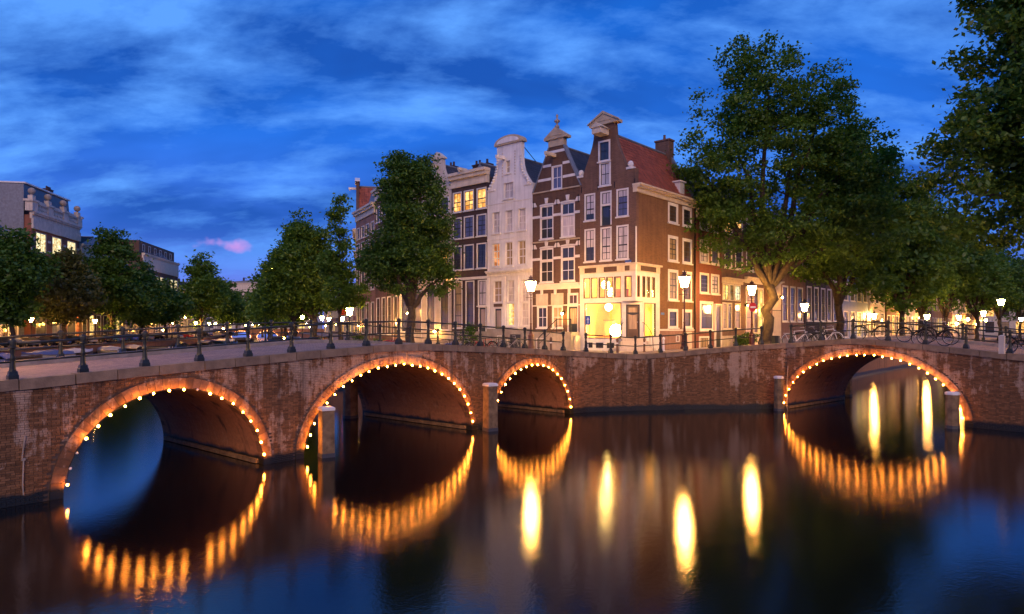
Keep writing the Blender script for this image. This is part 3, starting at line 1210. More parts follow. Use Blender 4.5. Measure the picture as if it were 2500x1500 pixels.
def tiled_slope(name, fr, y0, y1, xe, ze, xr, zr, m, over=.12, ridge=True):
    """one slope of a roof with ridge along y: overlapping wavy tile courses as real relief"""
    ln = math.hypot(xr - xe, zr - ze)
    n = max(3, int(ln / .27))
    cols = max(4, int((y1 - y0) / .22))
    dx, dz = (xr - xe) / ln, (zr - ze) / ln
    nxv, nzv = (-dz, dx) if (-dz * dx, ) and dx > 0 else (dz, -dx)
    if nzv < 0:
        nxv, nzv = -nxv, -nzv
    mb = MB()
    sub = 3
    for i in range(n):
        a, b = ln * i / n - (.03 if i else over), ln * (i + 1) / n
        for j in range(cols):
            pts = []
            for k in range(sub + 1):
                yy = lerp(y0, y1, (j + k / sub) / cols)
                hgt = .028 * math.sin(2 * math.pi * k / sub * .9 + .4)
                pts.append((yy, hgt))
            vs = []
            for yy, hg in pts:
                vs.append((xe + dx * a + nxv * (hg + .05), yy, ze + dz * a + nzv * (hg + .05)))
            for yy, hg in pts:
                vs.append((xe + dx * b + nxv * (hg + .005), yy, ze + dz * b + nzv * (hg + .005)))
            fs = [(k, k + 1, k + 2 + sub, k + 1 + sub) for k in range(sub)]
            mb.add(vs, fs)
    o = fr.put(name, mb, m)
    tag(o, kind='stuff')
    return o


def gable_roof(fr, x0, x1, y0, y1, ze, zr, m, xc=None):
    xc = (x0 + x1) / 2 if xc is None else xc
    base = MB()
    base.quad((x0, y0, ze - .03), (xc, y0, zr - .03), (xc, y1, zr - .03), (x0, y1, ze - .03))
    base.quad((x1, y0, ze - .03), (xc, y0, zr - .03), (xc, y1, zr - .03), (x1, y1, ze - .03))
    base.add([(x0, y1, ze), (x1, y1, ze), (xc, y1, zr)], [(0, 1, 2)])
    base.add([(x0, y0, ze), (x1, y0, ze), (xc, y0, zr)], [(0, 1, 2)])
    r = fr.put('roof', base, 'lead_grey')
    for xe in (x0, x1):
        t = tiled_slope('roof_tiles', fr, y0, y1, xe, ze, xc, zr, m)
    fr.put('ridge', MB().tube([(xc, y0, zr + .05), (xc, y1, zr + .05)], .10, 8), 'lead_grey')


def cornice(fr, x0, x1, z0, z1, out, m='cream_paint', ends=.15, y=0.0):
    h = z1 - z0
    mb = MB()
    mb.box(x0 - ends * .2, x1 + ends * .2, y - out * .25, y + .2, z0, z0 + h * .55)
    mb.box(x0 - ends * .6, x1 + ends * .6, y - out * .7, y + .2, z0 + h * .55, z0 + h * .8)
    mb.box(x0 - ends, x1 + ends, y - out, y + .2, z0 + h * .8, z1)
    return fr.put('cornice', mb, m)


def chimney(fr, x, y, z0, z1, w=.9, d=.6, pots=2, m='brick_dark'):
    mb = MB().box(x - w / 2, x + w / 2, y - d / 2, y + d / 2, z0, z1)
    o = fr.put('chimney', mb, m)
    cp = MB().box(x - w / 2 - .06, x + w / 2 + .06, y - d / 2 - .06, y + d / 2 + .06, z1, z1 + .12)
    for k in range(pots):
        px = x + (k - (pots - 1) / 2) * w / max(1, pots)
        cp.lathe([(.11, z1 + .12), (.09, z1 + .5), (.11, z1 + .52)], 8, px, y)
    c = cp.build('chimney_pots', m, o)


def hoist(fr, x, z, out=.9, m='cream_paint'):
    mb = MB().box(x - .10, x + .10, -out, .1, z, z + .22).box(x - .05, x + .05, -out + .05, -out + .15, z - .12, z)
    fr.put('hoist_beam', mb, m)


def mirror(prof):
    return prof


def prof_fn(pts):
    zs = [p[0] for p in pts]
    ws = [p[1] for p in pts]
    return lambda z: float(np.interp(z, zs, ws))


def hroot(name, label, t1, zg, width, group=None):
    """house in the row on the main canal; t1 = distance of its left side from the corner"""
    p = kp(t1, 0)
    ang = math.atan2(-E1[1], -E1[0])
    return thing(name, label, 'house', (p[0], p[1], zg), ang, group)


# ---------------------------------------------- corner house
W = 4.32
root = hroot('corner_house', 'brown brick corner house with red tiled roof and lit shop at street level', W, 2.95, W)
F = Fr(root, 2.95)
S = Fr(root, 2.95, (W, 0), math.pi / 2)
xc = W - 2.36
gp = prof_fn([(13.5, 2.16), (14.6, 2.16), (14.601, 1.72), (14.9, 1.62), (15.3, 1.47), (15.9, 1.2), (16.5, .97), (17.0, .86), (17.8, .79)])
cols = [(W - 3.95, W - 3.08), (W - 2.67, W - 1.8), (W - 1.43, W - .52)]
ops = []
for i, (a, b) in enumerate(cols):
    ops += [(a, b, 11.64 if i != 1 else 11.2, 13.43), (a, b, 8.9, 11.08)]
gops = [(W - 2.84, W - 1.9, 15.42, 16.78), (W - 2.76, W - 1.86, 13.8, 15.38)]
mb = MB()
wall_slices(mb, lambda z: max(0, xc - gp(z)) if z > 14.6 else 0, lambda z: min(W, xc + gp(z)) if z > 14.6 else W, 8.6, 17.8, ops + gops, 0, .34, (14.6,), 0, (14.6, 17.8, .2))
F.put('front_wall', mb, 'brick_brown')
for i, (a, b) in enumerate(cols):
    for j, (z0, z1) in enumerate(((8.9, 11.08), (11.64, 13.43))):
        if i == 1 and j == 1:
            window(F, a, b, 12.55, 13.43, 2, 1, panes='curtain', sill=False)
            door(F, a, b, 11.2, 12.55, 'door_dark', 'pane_dark')
            continue
        if i == 2 and j == 1:
            window(F, a, b, z0, z1, 2, 4, panes='blue', top=('curtain', 1), meet=.5)
        else:
            window(F, a, b, z0, z1, 2, 4, panes=('dark' if i == 0 else 'curtain'), top=('curtain', 3 if j else 2), meet=.42)
window(F, *gops[0], 2, 2, panes='dark', fw=.12)
window(F, *gops[1], 2, 2, panes='curtain', fw=.12)
# pediment, shoulder stones, hoist box
pd = MB().prism([(xc - 1.12, 17.8), (xc + 1.12, 17.8), (xc + 1.12, 17.98), (xc, 18.68), (xc - 1.12, 17.98)], -.16, .42)
pd.prism([(xc - .75, 18.02), (xc + .75, 18.02), (xc, 18.46)], -.19, -.10)
pdo = F.put('pediment', pd, 'sandstone')
MB().prism([(-.02, .10), (.0, .19), (1.20, .87), (1.20, .70)], -.08, .05).prism([(2.42, .10), (2.40, .19), (1.20, .87), (1.20, .70)], -.08, .05).build('pediment_moulding', 'sandstone', pdo, (xc - 1.2, -.16, 17.8))
for sx in (-1, 1):
    cx = xc + sx * 1.93
    mb = MB().box(cx - .25, cx + .25, -.06, .3, 14.6, 14.74)
    mb.ball((cx, .1, 14.92), .2, 8, 0, 1.15)
    F.put('shoulder_stone', mb, 'white_paint')
hb = MB().box(xc - .35, xc + .35, -.95, 0, 17.05, 17.42).prism([(xc - .46, 17.42), (xc + .46, 17.42), (xc, 17.75)], -1.03, 0)
F.put('hoist_box', hb, 'cream_paint')
for x in (.12, 1.45, 2.75, W - .1):
    F.put('wall_anchor', MB().box(x - .02, x + .02, -.03, 0, 13.55, 13.95), 'iron_black')
# side wall
scol = [(4.17, 5.6), (6.24, 7.68)]
srow = [(11.66, 13.05), (9.05, 10.8), (6.37, 8.48), (4.48, 5.78)]
mb = MB()
wall_slices(mb, lambda z: 3.0 if z < 8.6 else .34, lambda z: 8.06, 2.95, 13.5, [(a, b, c, d) for a, b in scol for c, d in srow], 0, .34, (8.6,))
S.put('side_wall', mb, 'brick_side')
for i, (a, b) in enumerate(scol):
    for j, (c, d) in enumerate(srow):
        window(S, a, b, c, d, 2 if j < 3 else 1, 4 if j < 3 else 2, panes=('cream' if (i == 0 and j in (1, 2)) else 'brown'), fw=.2, meet=.5, sill=True)
mb = MB().box(3.02, 8.04, -.07, 0, 2.95, 4.28)
S.put('plinth', mb, 'brick_pink')
S.put('plinth_band', MB().box(3.02, 4.15, -.09, 0, 4.28, 4.4).box(4.15, 8.06, -.08, 0, 4.28, 4.36), 'white_paint')
window(S, 5.15, 5.65, 3.5, 4.0, 1, 1, fw=.1, panes='dark', sill=False, proud=.1)
S.put('cellar_hatch', MB().box(6.5, 7.5, -.10, -.02, 2.98, 4.2), 'pale_stone')
cornice(S, .0, 8.06, 13.1, 13.62, .42, 'cream_paint', .1)
# roof, dormer, end parapet, chimney
gable_roof(F, 0, W, .34, 8.06, 13.62, 17.25, 'tile_red')
mb = MB()
for sx in (0, W):
    mb.hexa([(sx, 8.0, 13.6), (sx, 8.3, 13.6), (xc + .2, 8.3, 17.4), (xc + .2, 8.0, 17.4), (sx, 8.0, 13.95), (sx, 8.3, 13.95), (xc + .2, 8.3, 17.75), (xc + .2, 8.0, 17.75)])
F.put('end_parapet', mb, 'lead_grey')
F.put('rear_wall', MB().prism([(0, 2.95), (W, 2.95), (W, 13.6), (xc + .2, 17.3), (0, 13.6)], 8.06, 8.28), 'brick_brown')
chimney(F, xc, 8.0, 16.6, 18.3, 1.15, .7, 1, 'brick_brown')
S.put('downpipe', MB().tube([(8.0, -.09, 3.0), (8.0, -.09, 13.1)], .06, 6), 'iron_black')
dm = MB()
dx0 = W - .95
dm.box(dx0, W - .15, 6.15, 6.85, 13.85, 14.75).box(dx0 - .4, W - .05, 6.05, 6.95, 14.75, 14.85)
dmo = F.put('dormer', dm, 'white_paint')
dw = window(S, 6.22, 6.78, 13.95, 14.7, 2, 2, panes='dark', fw=.06, sill=False, proud=-.0)
dw.location.x -= .16
# corner downpipe
F.put('downpipe', MB().tube([(W + .06, -.06, 6.2), (W + .06, -.06, 10.9)], .05, 6), 'white_paint')
F.put('name_plate', MB().box(W - .78, W - .32, -.03, 0, 8.68, 8.8), 'sign_blue')
F.put('name_plate', MB().box(W - .74, W - .36, -.035, 0, 8.61, 8.67), 'sign_white')
S.put('name_plate', MB().box(3.2, 3.62, -.03, 0, 5.35, 5.5), 'sign_blue')
# shop front: frieze
fz = MB().box(.0, W - 0, -.06, .34, 8.07, 8.5).box(-.02, W + .10, -.18, .34, 8.5, 8.62)
F.put('frieze', fz, 'cream_paint')
S.put('frieze', MB().box(.06, 3.0, -.06, .3, 8.07, 8.5).box(-.1, 3.12, -.18, .3, 8.5, 8.62), 'cream_paint')
for a, b in ((.42, 1.35), (1.95, 2.95), (3.55, 3.9)):
    F.put('frieze_panel', MB().box(a, b, -.075, 0, 8.13, 8.45), 'brick_plum')
S.put('frieze_panel', MB().box(.5, 2.45, -.075, 0, 8.13, 8.45), 'brick_plum')
# shop front: timber walls with openings
up = [(.32 + .6 * k, .84 + .6 * k, 6.44, 7.8) for k in range(5)] + [(W - .8, W - .28, 6.44, 7.8)]
mb = MB()
wall_slices(mb, lambda z: 0, lambda z: W, 6.2, 8.07, up, -.03, .2)
F.put('shop_front', mb, 'white_paint')
lowwin = (.40, 3.28, 3.78, 6.12)
mb = MB()
wall_slices(mb, lambda z: 0, lambda z: 3.37, 2.95, 6.2, [lowwin, (.5, 1.1, 3.12, 3.55), (1.25, 1.95, 3.12, 3.55), (2.1, 2.8, 3.12, 3.55)], -.03, .2)
F.put('shop_front', mb, 'white_paint')
sup = [(.12, .42, 6.44, 7.8), (.75, 1.1, 6.44, 7.8), (1.3, 1.7, 6.44, 7.8), (1.95, 2.35, 6.44, 7.8)]
mb = MB()
wall_slices(mb, lambda z: 0, lambda z: 3.0, 6.2, 8.07, sup, -.03, .2)
S.put('shop_front', mb, 'white_paint')
slow = (1.0, 2.45, 3.9, 6.1)
mb = MB()
wall_slices(mb, lambda z: .85, lambda z: 3.0, 2.95, 6.2, [slow], -.03, .2)
S.put('shop_front', mb, 'white_paint')
C_ = Fr(root, 2.95, (3.37, 0), math.atan2(.85, .95))
mb = MB()
wall_slices(mb, lambda z: 0, lambda z: 1.275, 2.95, 6.2, [(.2, 1.08, 3.85, 5.98)], 0, .12)
C_.put('shop_front', mb, 'white_paint')
F.put('corner_ceiling', MB().slab([(3.3, 0), (W, 0), (W, .9)], 6.19, 6.25), 'white_paint')
for (a, b, c, d), fr_ in [(q, F) for q in up + [lowwin]] + [(q, S) for q in sup + [slow]]:
    o = MB().box(0, .05, -.05, .08, 0, d - c).box(b - a - .05, b - a, -.05, .08, 0, d - c).box(.05, b - a - .05, -.05, .08, 0, .05).box(.05, b - a - .05, -.05, .08, d - c - .05, d - c).build('shop_window', 'door_brown' if c > 6 else 'sash_dark', root, fr_.p(a, 0, c), fr_.rz)
    ubox('pane', 'shop_glass', o, .05, b - a - .05, .02, .03, .05, d - c - .05)
for a, b in ((.5, 1.1), (1.25, 1.95), (2.1, 2.8)):
    window(F, a, b, 3.12, 3.55, 3, 1, panes='dark', fw=.05, sill=False, proud=.04)
dd = door(C_, .2, 1.08, 3.85, 5.98, 'door_brown', 'pane_cream', 'sash_dark')
MB().prism([(0.05 + .78 * k / 8, 1.55 - .10 * math.sin(math.pi * k / 8)) for k in range(9)] + [(.83, 1.62), (.05, 1.62)], .03, .06).build('transom_bar', 'sash_dark', dd)
# steps to the corner door
st = thing('stoop', 'stone steps up to the corner shop door with iron handrails', 'steps', (*kp(0, 0), 2.98), math.atan2(-E1[1], -E1[0]))
ca = math.atan2(.85, .95)
for k in range(4):
    wd = .75 + .16 * k
    dpt = .25 + .28 * k
    o = MB().box(-wd, wd, -dpt, .2, .87 - .22 * (k + 1), .87 - .22 * k).build('step', 'pale_stone', st, (-.475, .425, 0), ca)
for sx in (-1, 1):
    cx, sn = math.cos(ca), math.sin(ca)
    pts = [(sx * .62, -.05, 1.85), (sx * .78, -.35, 1.72), (sx * .95, -.75, 1.35), (sx * 1.05, -1.05, 1.0), (sx * 1.08, -1.12, .02)]
    hr = MB().tube(pts, .022, 6)
    for y, zt in ((-.4, 1.66), (-.8, 1.28)):
        hr.tube([(sx * (.6 + abs(y) * .42), y, .3), (sx * (.6 + abs(y) * .42), y, zt)], .014, 5)
    hr.build('handrail', 'iron_black', st, (-.475, .425, 0), ca)
# rooms behind the glass, lit by their own lamps
rm = MB().quad((.05, 3.2, 3.6), (W - .1, 3.2, 3.6), (W - .1, 3.2, 6.18), (.05, 3.2, 6.18)).quad((.05, .2, 3.6), (.05, 3.2, 3.6), (.05, 3.2, 6.18), (.05, .2, 6.18)).quad((.05, .2, 6.185), (W - .1, .2, 6.185), (W - .1, 3.2, 6.185), (.05, 3.2, 6.185)).quad((.05, .2, 3.6), (W - .1, .2, 3.6), (W - .1, 3.2, 3.6), (.05, 3.2, 3.6))
rm.quad((.05, 3.2, 6.3), (W - .1, 3.2, 6.3), (W - .1, 3.2, 8.0), (.05, 3.2, 8.0)).quad((.05, .2, 6.3), (.05, 3.2, 6.3), (.05, 3.2, 8.0), (.05, .2, 8.0)).quad((.05, .2, 8.02), (W - .1, .2, 8.02), (W - .1, 3.2, 8.02), (.05, 3.2, 8.02)).quad((.05, .2, 6.26), (W - .1, .2, 6.26), (W - .1, 3.2, 6.26), (.05, 3.2, 6.26)).quad((.05, .2, 6.3), (.4, .2, 6.3), (.4, .2, 6.31), (.05, .2, 6.31))
F.put('interior_wall', rm, 'interior_cream')
org = kp(W, 0)
for lab, x, y, z, r in (('bright globe lamp low in the shop window of the corner house', 2.15, 1.1, 4.3, .42), ('ceiling lamp in the shop window of the corner house', 1.5, 1.2, 5.86, .24), ('lamp in the upper room behind the corner house strip windows', 1.2, 1.3, 7.4, .28)):
    v = Matrix.Rotation(root.rotation_euler.z, 3, 'Z') @ Vector((x, y, 0))
    t = thing('globe_lamp', lab, 'lamp', (org[0] + v.x, org[1] + v.y, z))
    MB().ball((0, 0, 0), r, 10).build('globe', 'shop_lamp', t)
    if z < 5:
        MB().lathe([(.16, -.65), (.16, -.61), (.02, -.6), (.02, -r)], 8).build('stand', 'iron_black', t)
    else:
        MB().tube([(0, 0, r), (0, 0, r + (8.0 if z > 7 else 6.18) - z - r - .01)], .012, 5).build('cord', 'iron_black', t)
v = Matrix.Rotation(root.rotation_euler.z, 3, 'Z') @ Vector((1.0, 1.4, 0))
sc_ = thing('display_screen', 'tall orange display panel behind the bright shop window', 'panel', (org[0] + v.x, org[1] + v.y, 3.62), root.rotation_euler.z)
MB().box(0, .9, 0, .05, 0, 1.35).build('panel', 'interior_orange', sc_)
MB().box(-.04, .94, -.01, .06, 1.35, 1.4).build('panel_rail', 'door_brown', sc_)
v = Matrix.Rotation(root.rotation_euler.z, 3, 'Z') @ Vector((2.0, 1.6, 0))
sc_ = thing('cabinet', 'orange cabinet behind the upper strip windows of the corner house', 'cabinet', (org[0] + v.x - .3, org[1] + v.y, 6.28), root.rotation_euler.z)
MB().box(0, .9, 0, .4, 0, .75).build('carcass', 'interior_orange', sc_)
MB().box(-.03, .93, -.03, .43, .75, .79).build('cabinet_top', 'door_brown', sc_)

# ---------------------------------------------- brown house with white bands
t0, t1 = 4.32, 8.49
W = t1 - t0
X = lambda t: t1 - t
root = hroot('gabled_house', 'brown brick house with white bands and a pointed pediment with finial', t1, 2.8, W)
F = Fr(root, 2.8)
xc = X(6.35)
gp = prof_fn([(14.1, 2.085), (14.4, 1.93), (15.0, 1.62), (15.7, 1.28), (16.4, .92), (17.1, .62), (17.6, .62)])
cols = [(X(7.79), X(6.6)), (X(5.93), X(4.75))]
ops = [(a, b, c, d) for a, b in cols for c, d in ((10.73, 13.08), (7.68, 10.08))]
gop = (X(6.75), X(5.83), 14.12, 15.76)
low = [(X(8.07), X(7.12), 4.47, 6.0), (X(6.71), X(5.77), 4.47, 6.0), (X(5.37), X(4.46), 4.2, 6.85)]
mb = MB()
wall_slices(mb, lambda z: max(0, xc - gp(z)) if z > 14.1 else 0, lambda z: min(W, xc + gp(z)) if z > 14.1 else W, 2.8, 17.1, ops + [gop] + low, 0, .32, (14.1,), 0, (14.1, 17.1, .25))
F.put('front_wall', mb, 'brick_plum')
for i, q in enumerate(ops):
    zm = q[2] + (q[3] - q[2]) * .64
    window(F, q[0], q[1], zm, q[3], 2, 1, 'white_paint', panes='brown', fw=.08, sill=False)
    window(F, q[0], q[1], q[2], zm, 2, 2, 'white_paint', panes=('curtain' if i in (2,) else ('brown' if i % 2 else 'dark')), fw=.08)
window(F, *gop, 2, 2, 'white_paint', panes='blue', fw=.09)
for q in low[:2]:
    window(F, *q, 2, 2, 'white_paint', panes=('cream' if q is low[1] else 'brown'), fw=.09)
    F.box('shutter', 'pale_stone', q[0] - .05, q[1] + .05, -.07, .02, 6.05, 6.88)
window(F, low[2][0], low[2][1], 6.05, 6.85, 2, 1, 'white_paint', panes='brown', fw=.12, sill=False)
door(F, low[2][0], low[2][1], 4.2, 6.0, 'door_dark', 'pane_cream')
for z in (14.9, 15.85, 16.75):
    for a, b in ((xc - gp(z) + .04, gop[0] - .05), (gop[1] + .05, xc + gp(z) - .04)) if z < 16 else ((xc - gp(z) + .04, xc + gp(z) - .04),):
        F.box('stone_band', 'white_paint', a, b, -.025, .05, z - .09, z + .09)
for zc in (12.35, 9.35):
    for a, b in ((0.02, cols[0][0] - .02), (cols[0][1] + .02, cols[1][0] - .02), (cols[1][1] + .02, W - .02)):
        F.box('stone_band', 'white_paint', a, b, -.025, .05, zc - .1, zc + .08)
for ztop in (13.08, 10.08):
    for a, b in cols:
        m_ = (a + b) / 2
        F.put('keystone', MB().prism([(m_ - .10, ztop + .16), (m_ + .10, ztop + .16), (m_ + .15, ztop + .52), (m_ - .15, ztop + .52)], -.07, .03), 'white_paint')
        F.put('brick_arch', MB().prism([(a - .05, ztop + .02), (b + .05, ztop + .02), (b, ztop + .1), (m_, ztop + .15), (a, ztop + .1)], -.03, .03), 'white_paint')
    for x in (.12, (cols[0][1] + cols[1][0]) / 2, W - .12):
        F.put('stone_shoulder', MB().prism([(max(.01, x - .30), ztop + .0), (min(W - .01, x + .30), ztop), (min(W - .01, x + .14), ztop + .3), (max(.01, x - .14), ztop + .3)], -.03, .03), 'white_paint')
        F.box('wall_anchor', 'iron_black', x - .02, x + .02, -.06, 0, ztop - .1, ztop + .42)
for z in (14.02, 10.5):
    F.box('string_course', 'sandstone', 0, W, -.07, .03, z, z + .09)
cornice(F, 0, W, 7.15, 7.55, .25, 'white_paint', 0)
for x in (.9, 2.1, 3.3):
    F.box('bracket', 'white_paint', x - .08, x + .08, -.12, .0, 6.8, 7.15)
F.box('stone_band', 'white_paint', 0, W, -.02, .02, 6.0, 6.08)
F.box('plinth', 'grey_stone', 0, W, -.06, 0, 2.8, 4.2)
for a in (.4, 1.8):
    window(F, a, a + .75, 3.0, 3.75, 2, 1, panes='dark', fw=.05, sill=False, proud=.09)
nk = MB().box(xc - .66, xc + .66, -.05, .34, 17.1, 17.6)
F.put('gable_neck', nk, 'sandstone')
pd = MB().prism([(xc - .98, 17.6), (xc + .98, 17.6), (xc + .98, 17.76), (xc, 18.42), (xc - .98, 17.76)], -.16, .42).prism([(xc - .6, 17.8), (xc + .6, 17.8), (xc, 18.2)], -.19, -.1)
F.put('pediment', pd, 'sandstone')
F.put('finial', MB().lathe([(.16, 18.35), (.16, 18.55), (.06, 18.6), (.07, 18.72), (.2, 18.82), (.2, 18.92), (.07, 19.0), (.05, 19.15), (.10, 19.22), (.03, 19.36)], 10, xc, .1), 'grey_stone', True)
for sx in (-1, 1):
    cp = MB()
    for a, b in zip((14.1, 14.8, 15.5, 16.2, 16.8), (14.8, 15.5, 16.2, 16.8, 17.1)):
        xa, xb = xc + sx * gp(a), xc + sx * gp(b)
        cp.hexa([(xa - .02 * sx, -.05, a), (xa + .09 * sx, -.05, a), (xa + .09 * sx, .36, a), (xa - .02 * sx, .36, a), (xb - .02 * sx, -.05, b), (xb + .09 * sx, -.05, b), (xb + .09 * sx, .36, b), (xb - .02 * sx, .36, b)])
    F.put('gable_coping', cp, 'lead_grey')
hoist(F, xc - .1, 16.35, 1.1)
gable_roof(F, 0, W, .32, 9, 14.0, 17.2, 'tile_dark')
F.box('rear_wall', 'brick_plum', .02, W - .02, 8.9, 9.0, 2.8, 14.0)
chimney(F, W - .5, 4.0, 15.0, 17.4, .8, .6, 3)
# outside stairs of this house
st = thing('stoop', 'stone stairs with black iron rail before the banded brown house', 'steps', (*kp(5.3, -.05), 2.9), math.atan2(-E1[1], -E1[0]))
for k in range(5):
    MB().box(-1.6 + .28 * k, -1.32 + .28 * k, -1.0, 0, 0, .24 * (k + 1)).build('step', 'grey_stone', st)
MB().box(-.2, 1.0, -1.0, 0, 0, 1.3).build('landing', 'grey_stone', st)
MB().tube([(-1.75, -1.0, .9), (-.2, -1.0, 2.15), (1.0, -1.0, 2.15)], .03, 6).tube([(-1.75, -1.0, 0), (-1.75, -1.0, .92)], .03, 6).tube([(-.2, -1.0, 1.2), (-.2, -1.0, 2.2)], .03, 6).tube([(1.0, -1.0, 1.2), (1.0, -1.0, 2.15)], .03, 6).tube([(-1.7, -1.0, .5), (-.2, -1.0, 1.7), (1.0, -1.0, 1.7)], .018, 5).build('handrail', 'iron_black', st)

# ---------------------------------------------- white house
t0, t1 = 8.49, 12.95
W = t1 - t0
X = lambda t: t1 - t
root = hroot('gabled_house', 'white plastered house with scrolled neck gable and rounded top', t1, 2.6, W)
F = Fr(root, 2.6)
xc = X(10.75)
gp = prof_fn([(14.75, 2.2), (14.9, 2.2), (14.95, 2.02), (15.2, 1.86), (15.5, 1.62), (15.9, 1.40), (16.4, 1.26), (17.0, 1.2), (18.05, 1.2)])
cols = [(X(12.47), X(11.62)), (X(11.17), X(10.35)), (X(9.92), X(9.08))]
ops = [(a, b, c, d) for a, b in cols for c, d in ((11.58, 13.22), (9.07, 10.87))]
gops = [(X(11.12), X(10.57), 15.92, 16.9), (X(11.34), X(10.25), 14.04, 15.29)]
low = [(X(12.37), X(11.42), 6.37, 8.05), (X(11.0), X(10.16), 4.62, 8.05), (X(9.64), X(8.79), 4.62, 8.05), (X(12.25), X(11.42), 4.0, 5.98)]
mb = MB()
wall_slices(mb, lambda z: max(0, xc - gp(z)) if z > 14.9 else 0, lambda z: min(W, xc + gp(z)) if z > 14.9 else W, 2.6, 18.05, ops + gops + low, 0, .34, (14.9,), 0, (14.9, 17.2, .12))
F.put('front_wall', mb, 'white_plaster')
for i, q in enumerate(ops):
    window(F, *q, 2, 3, 'white_paint', 'white_plaster', panes=('orange' if (q[2] < 10 and q[0] < 1) else ('cream' if q[2] < 10 else 'curtain')), fw=.07, dep=.14, bar=.04)
window(F, *gops[0], 2, 2, 'white_paint', 'white_plaster', panes='cream', fw=.07, dep=.12)
window(F, *gops[1], 2, 2, 'white_paint', 'white_plaster', panes='curtain', fw=.08, dep=.12)
for k, q in enumerate(low[:3]):
    if k == 0:
        window(F, *q, 2, 3, 'white_paint', 'white_plaster', panes='cream', fw=.07, dep=.14)
    else:
        zm = 6.35
        window(F, q[0], q[1], zm, q[3], 2, 3, 'white_paint', 'white_plaster', panes='curtain', fw=.07, dep=.14, sill=False)
        window(F, q[0], q[1], q[2], zm, 2, 3, 'white_paint', 'white_plaster', panes=('yellow' if k == 1 else 'curtain'), fw=.07, dep=.14)
door(F, *low[3], 'door_dark', 'pane_cream')
F.box('name_board', 'door_brown', low[3][0], low[3][1], -.06, 0, 6.05, 6.3)
tp = [(xc - 1.38, 18.05), (xc + 1.38, 18.05), (xc + 1.38, 18.14)] + [(xc + 1.38 * math.cos(math.pi * k / 12), 18.14 + .56 * math.sin(math.pi * k / 12)) for k in range(13)] + [(xc - 1.38, 18.14)]
F.put('gable_top', MB().prism(tp[:3] + tp[4:-1], -.14, .42), 'sandstone')
F.put('gable_top_panel', MB().prism([(xc - 1.1, 18.16)] + [(xc - 1.1 * math.cos(math.pi * k / 10), 18.16 + .4 * math.sin(math.pi * k / 10)) for k in range(1, 10)] + [(xc + 1.1, 18.16)], -.18, -.1), 'white_plaster')
hoist(F, xc - .45, 16.95, .9, 'white_plaster')
for sx in (-1, 1):
    for k in range(11):
        z = 15.0 + .2 * k
        x = xc + sx * (gp(z) - .06)
        r = .16 - .006 * k
        F.put('scroll_leaf', MB().ball((x, -.03, z), r, 7, 0, .75), 'white_plaster')
    for k in range(9):
        F.put('garland_bead', MB().ball((xc - .02 + sx * .62, -.02, 15.75 + .21 * k), .055, 6), 'pale_stone')
for a, b in ((0, cols[0][0] - .1), (cols[2][1] + .1, W)):
    pass
for z in (13.75, 11.1):
    F.box('string_course', 'white_plaster', 0, W, -.035, .02, z, z + .06)
for sx in (0, 1):
    x = .35 if sx == 0 else W - .5
    F.put('gable_foot', MB().box(x - .3, x + .45, -.08, .34, 14.78, 14.9), 'white_plaster')
cornice(F, 0, W, 8.3, 8.75, .3, 'white_plaster', 0)
for x in (.1, X(11.2), X(9.9), W - .2):
    F.box('pilaster', 'white_plaster', x - .09, x + .12, -.06, 0, 4.3, 8.3)
F.box('plinth', 'grey_stone', 0, W, -.08, 0, 2.6, 4.4)
window(F, 1.1, 1.8, 3.0, 3.9, 2, 1, panes='dark', fw=.05, sill=False, proud=.1)
F.box('cellar_door', 'tarp_dark', 2.4, 3.4, -.11, 0, 2.75, 4.0)
gable_roof(F, 0, W, .34, 10, 14.4, 17.2, 'tile_dark')
F.box('rear_wall', 'brick_dark', .02, W - .02, 9.9, 10.0, 2.6, 14.4)
F.box('side_wall', 'brick_dark', W - .25, W - .02, .34, 9.9, 12, 14.4)
F.box('side_wall', 'brick_dark', .02, .25, .34, 9.9, 12, 14.4)
F.put('gable_stay', MB().tube([(xc + 1.15, .3, 17.75), (xc + .1, 3.0, 17.3)], .03, 5), 'iron_black')

# ---------------------------------------------- dark house with lit top floor
t0, t1 = 12.95, 16.9
W = t1 - t0
X = lambda t: t1 - t
root = hroot('canal_house', 'dark brick house with cream cornice and three lit top windows', t1, 2.4, W)
F = Fr(root, 2.4)
cols = [(X(16.75), X(15.75)), (X(15.5), X(14.4)), (X(14.1), X(13.04))]
rows = [(13.63, 15.22), (11.52, 13.2), (9.05, 10.98)]
ops = [(a, b, c, d) for a, b in cols for c, d in rows]
low = [(X(16.63), X(15.66), 4.47, 8.15), (X(15.31), X(14.34), 4.47, 8.15), (X(13.96), X(13.01), 6.17, 8.15), (X(13.9), X(13.05), 3.95, 6.1)]
mb = MB()
wall_slices(mb, lambda z: 0, lambda z: W, 2.4, 16.5, ops + low, 0, .32)
F.put('front_wall', mb, 'brick_dark')
for i, q in enumerate(ops):
    r = i % 3
    window(F, *q, 2, 4 if r else 3, panes=('amber', 'blue', 'dark')[r], meet=.5, fw=.09)
for k, q in enumerate(low[:3]):
    window(F, *q, 1 if k < 2 else 2, 4 if k < 2 else 2, panes=('cream', 'brown', 'curtain')[k], fw=.09, bar=.04)
door(F, *low[3], 'door_dark', 'pane_cream')
cornice(F, 0, W, 15.55, 16.65, .5, 'cream_paint', .12)
hoist(F, xc - .6, 16.7, .8)
F.box('string_course', 'white_paint', 0, W, -.10, .02, 8.22, 8.42)
F.box('plinth', 'grey_stone', 0, W, -.06, 0, 2.4, 4.2)
gable_roof(F, 0, W, 1.2, 9, 15.6, 17.5, 'tile_dark')
F.box('rear_wall', 'brick_dark', .02, W - .02, 8.9, 9.0, 2.4, 15.6)
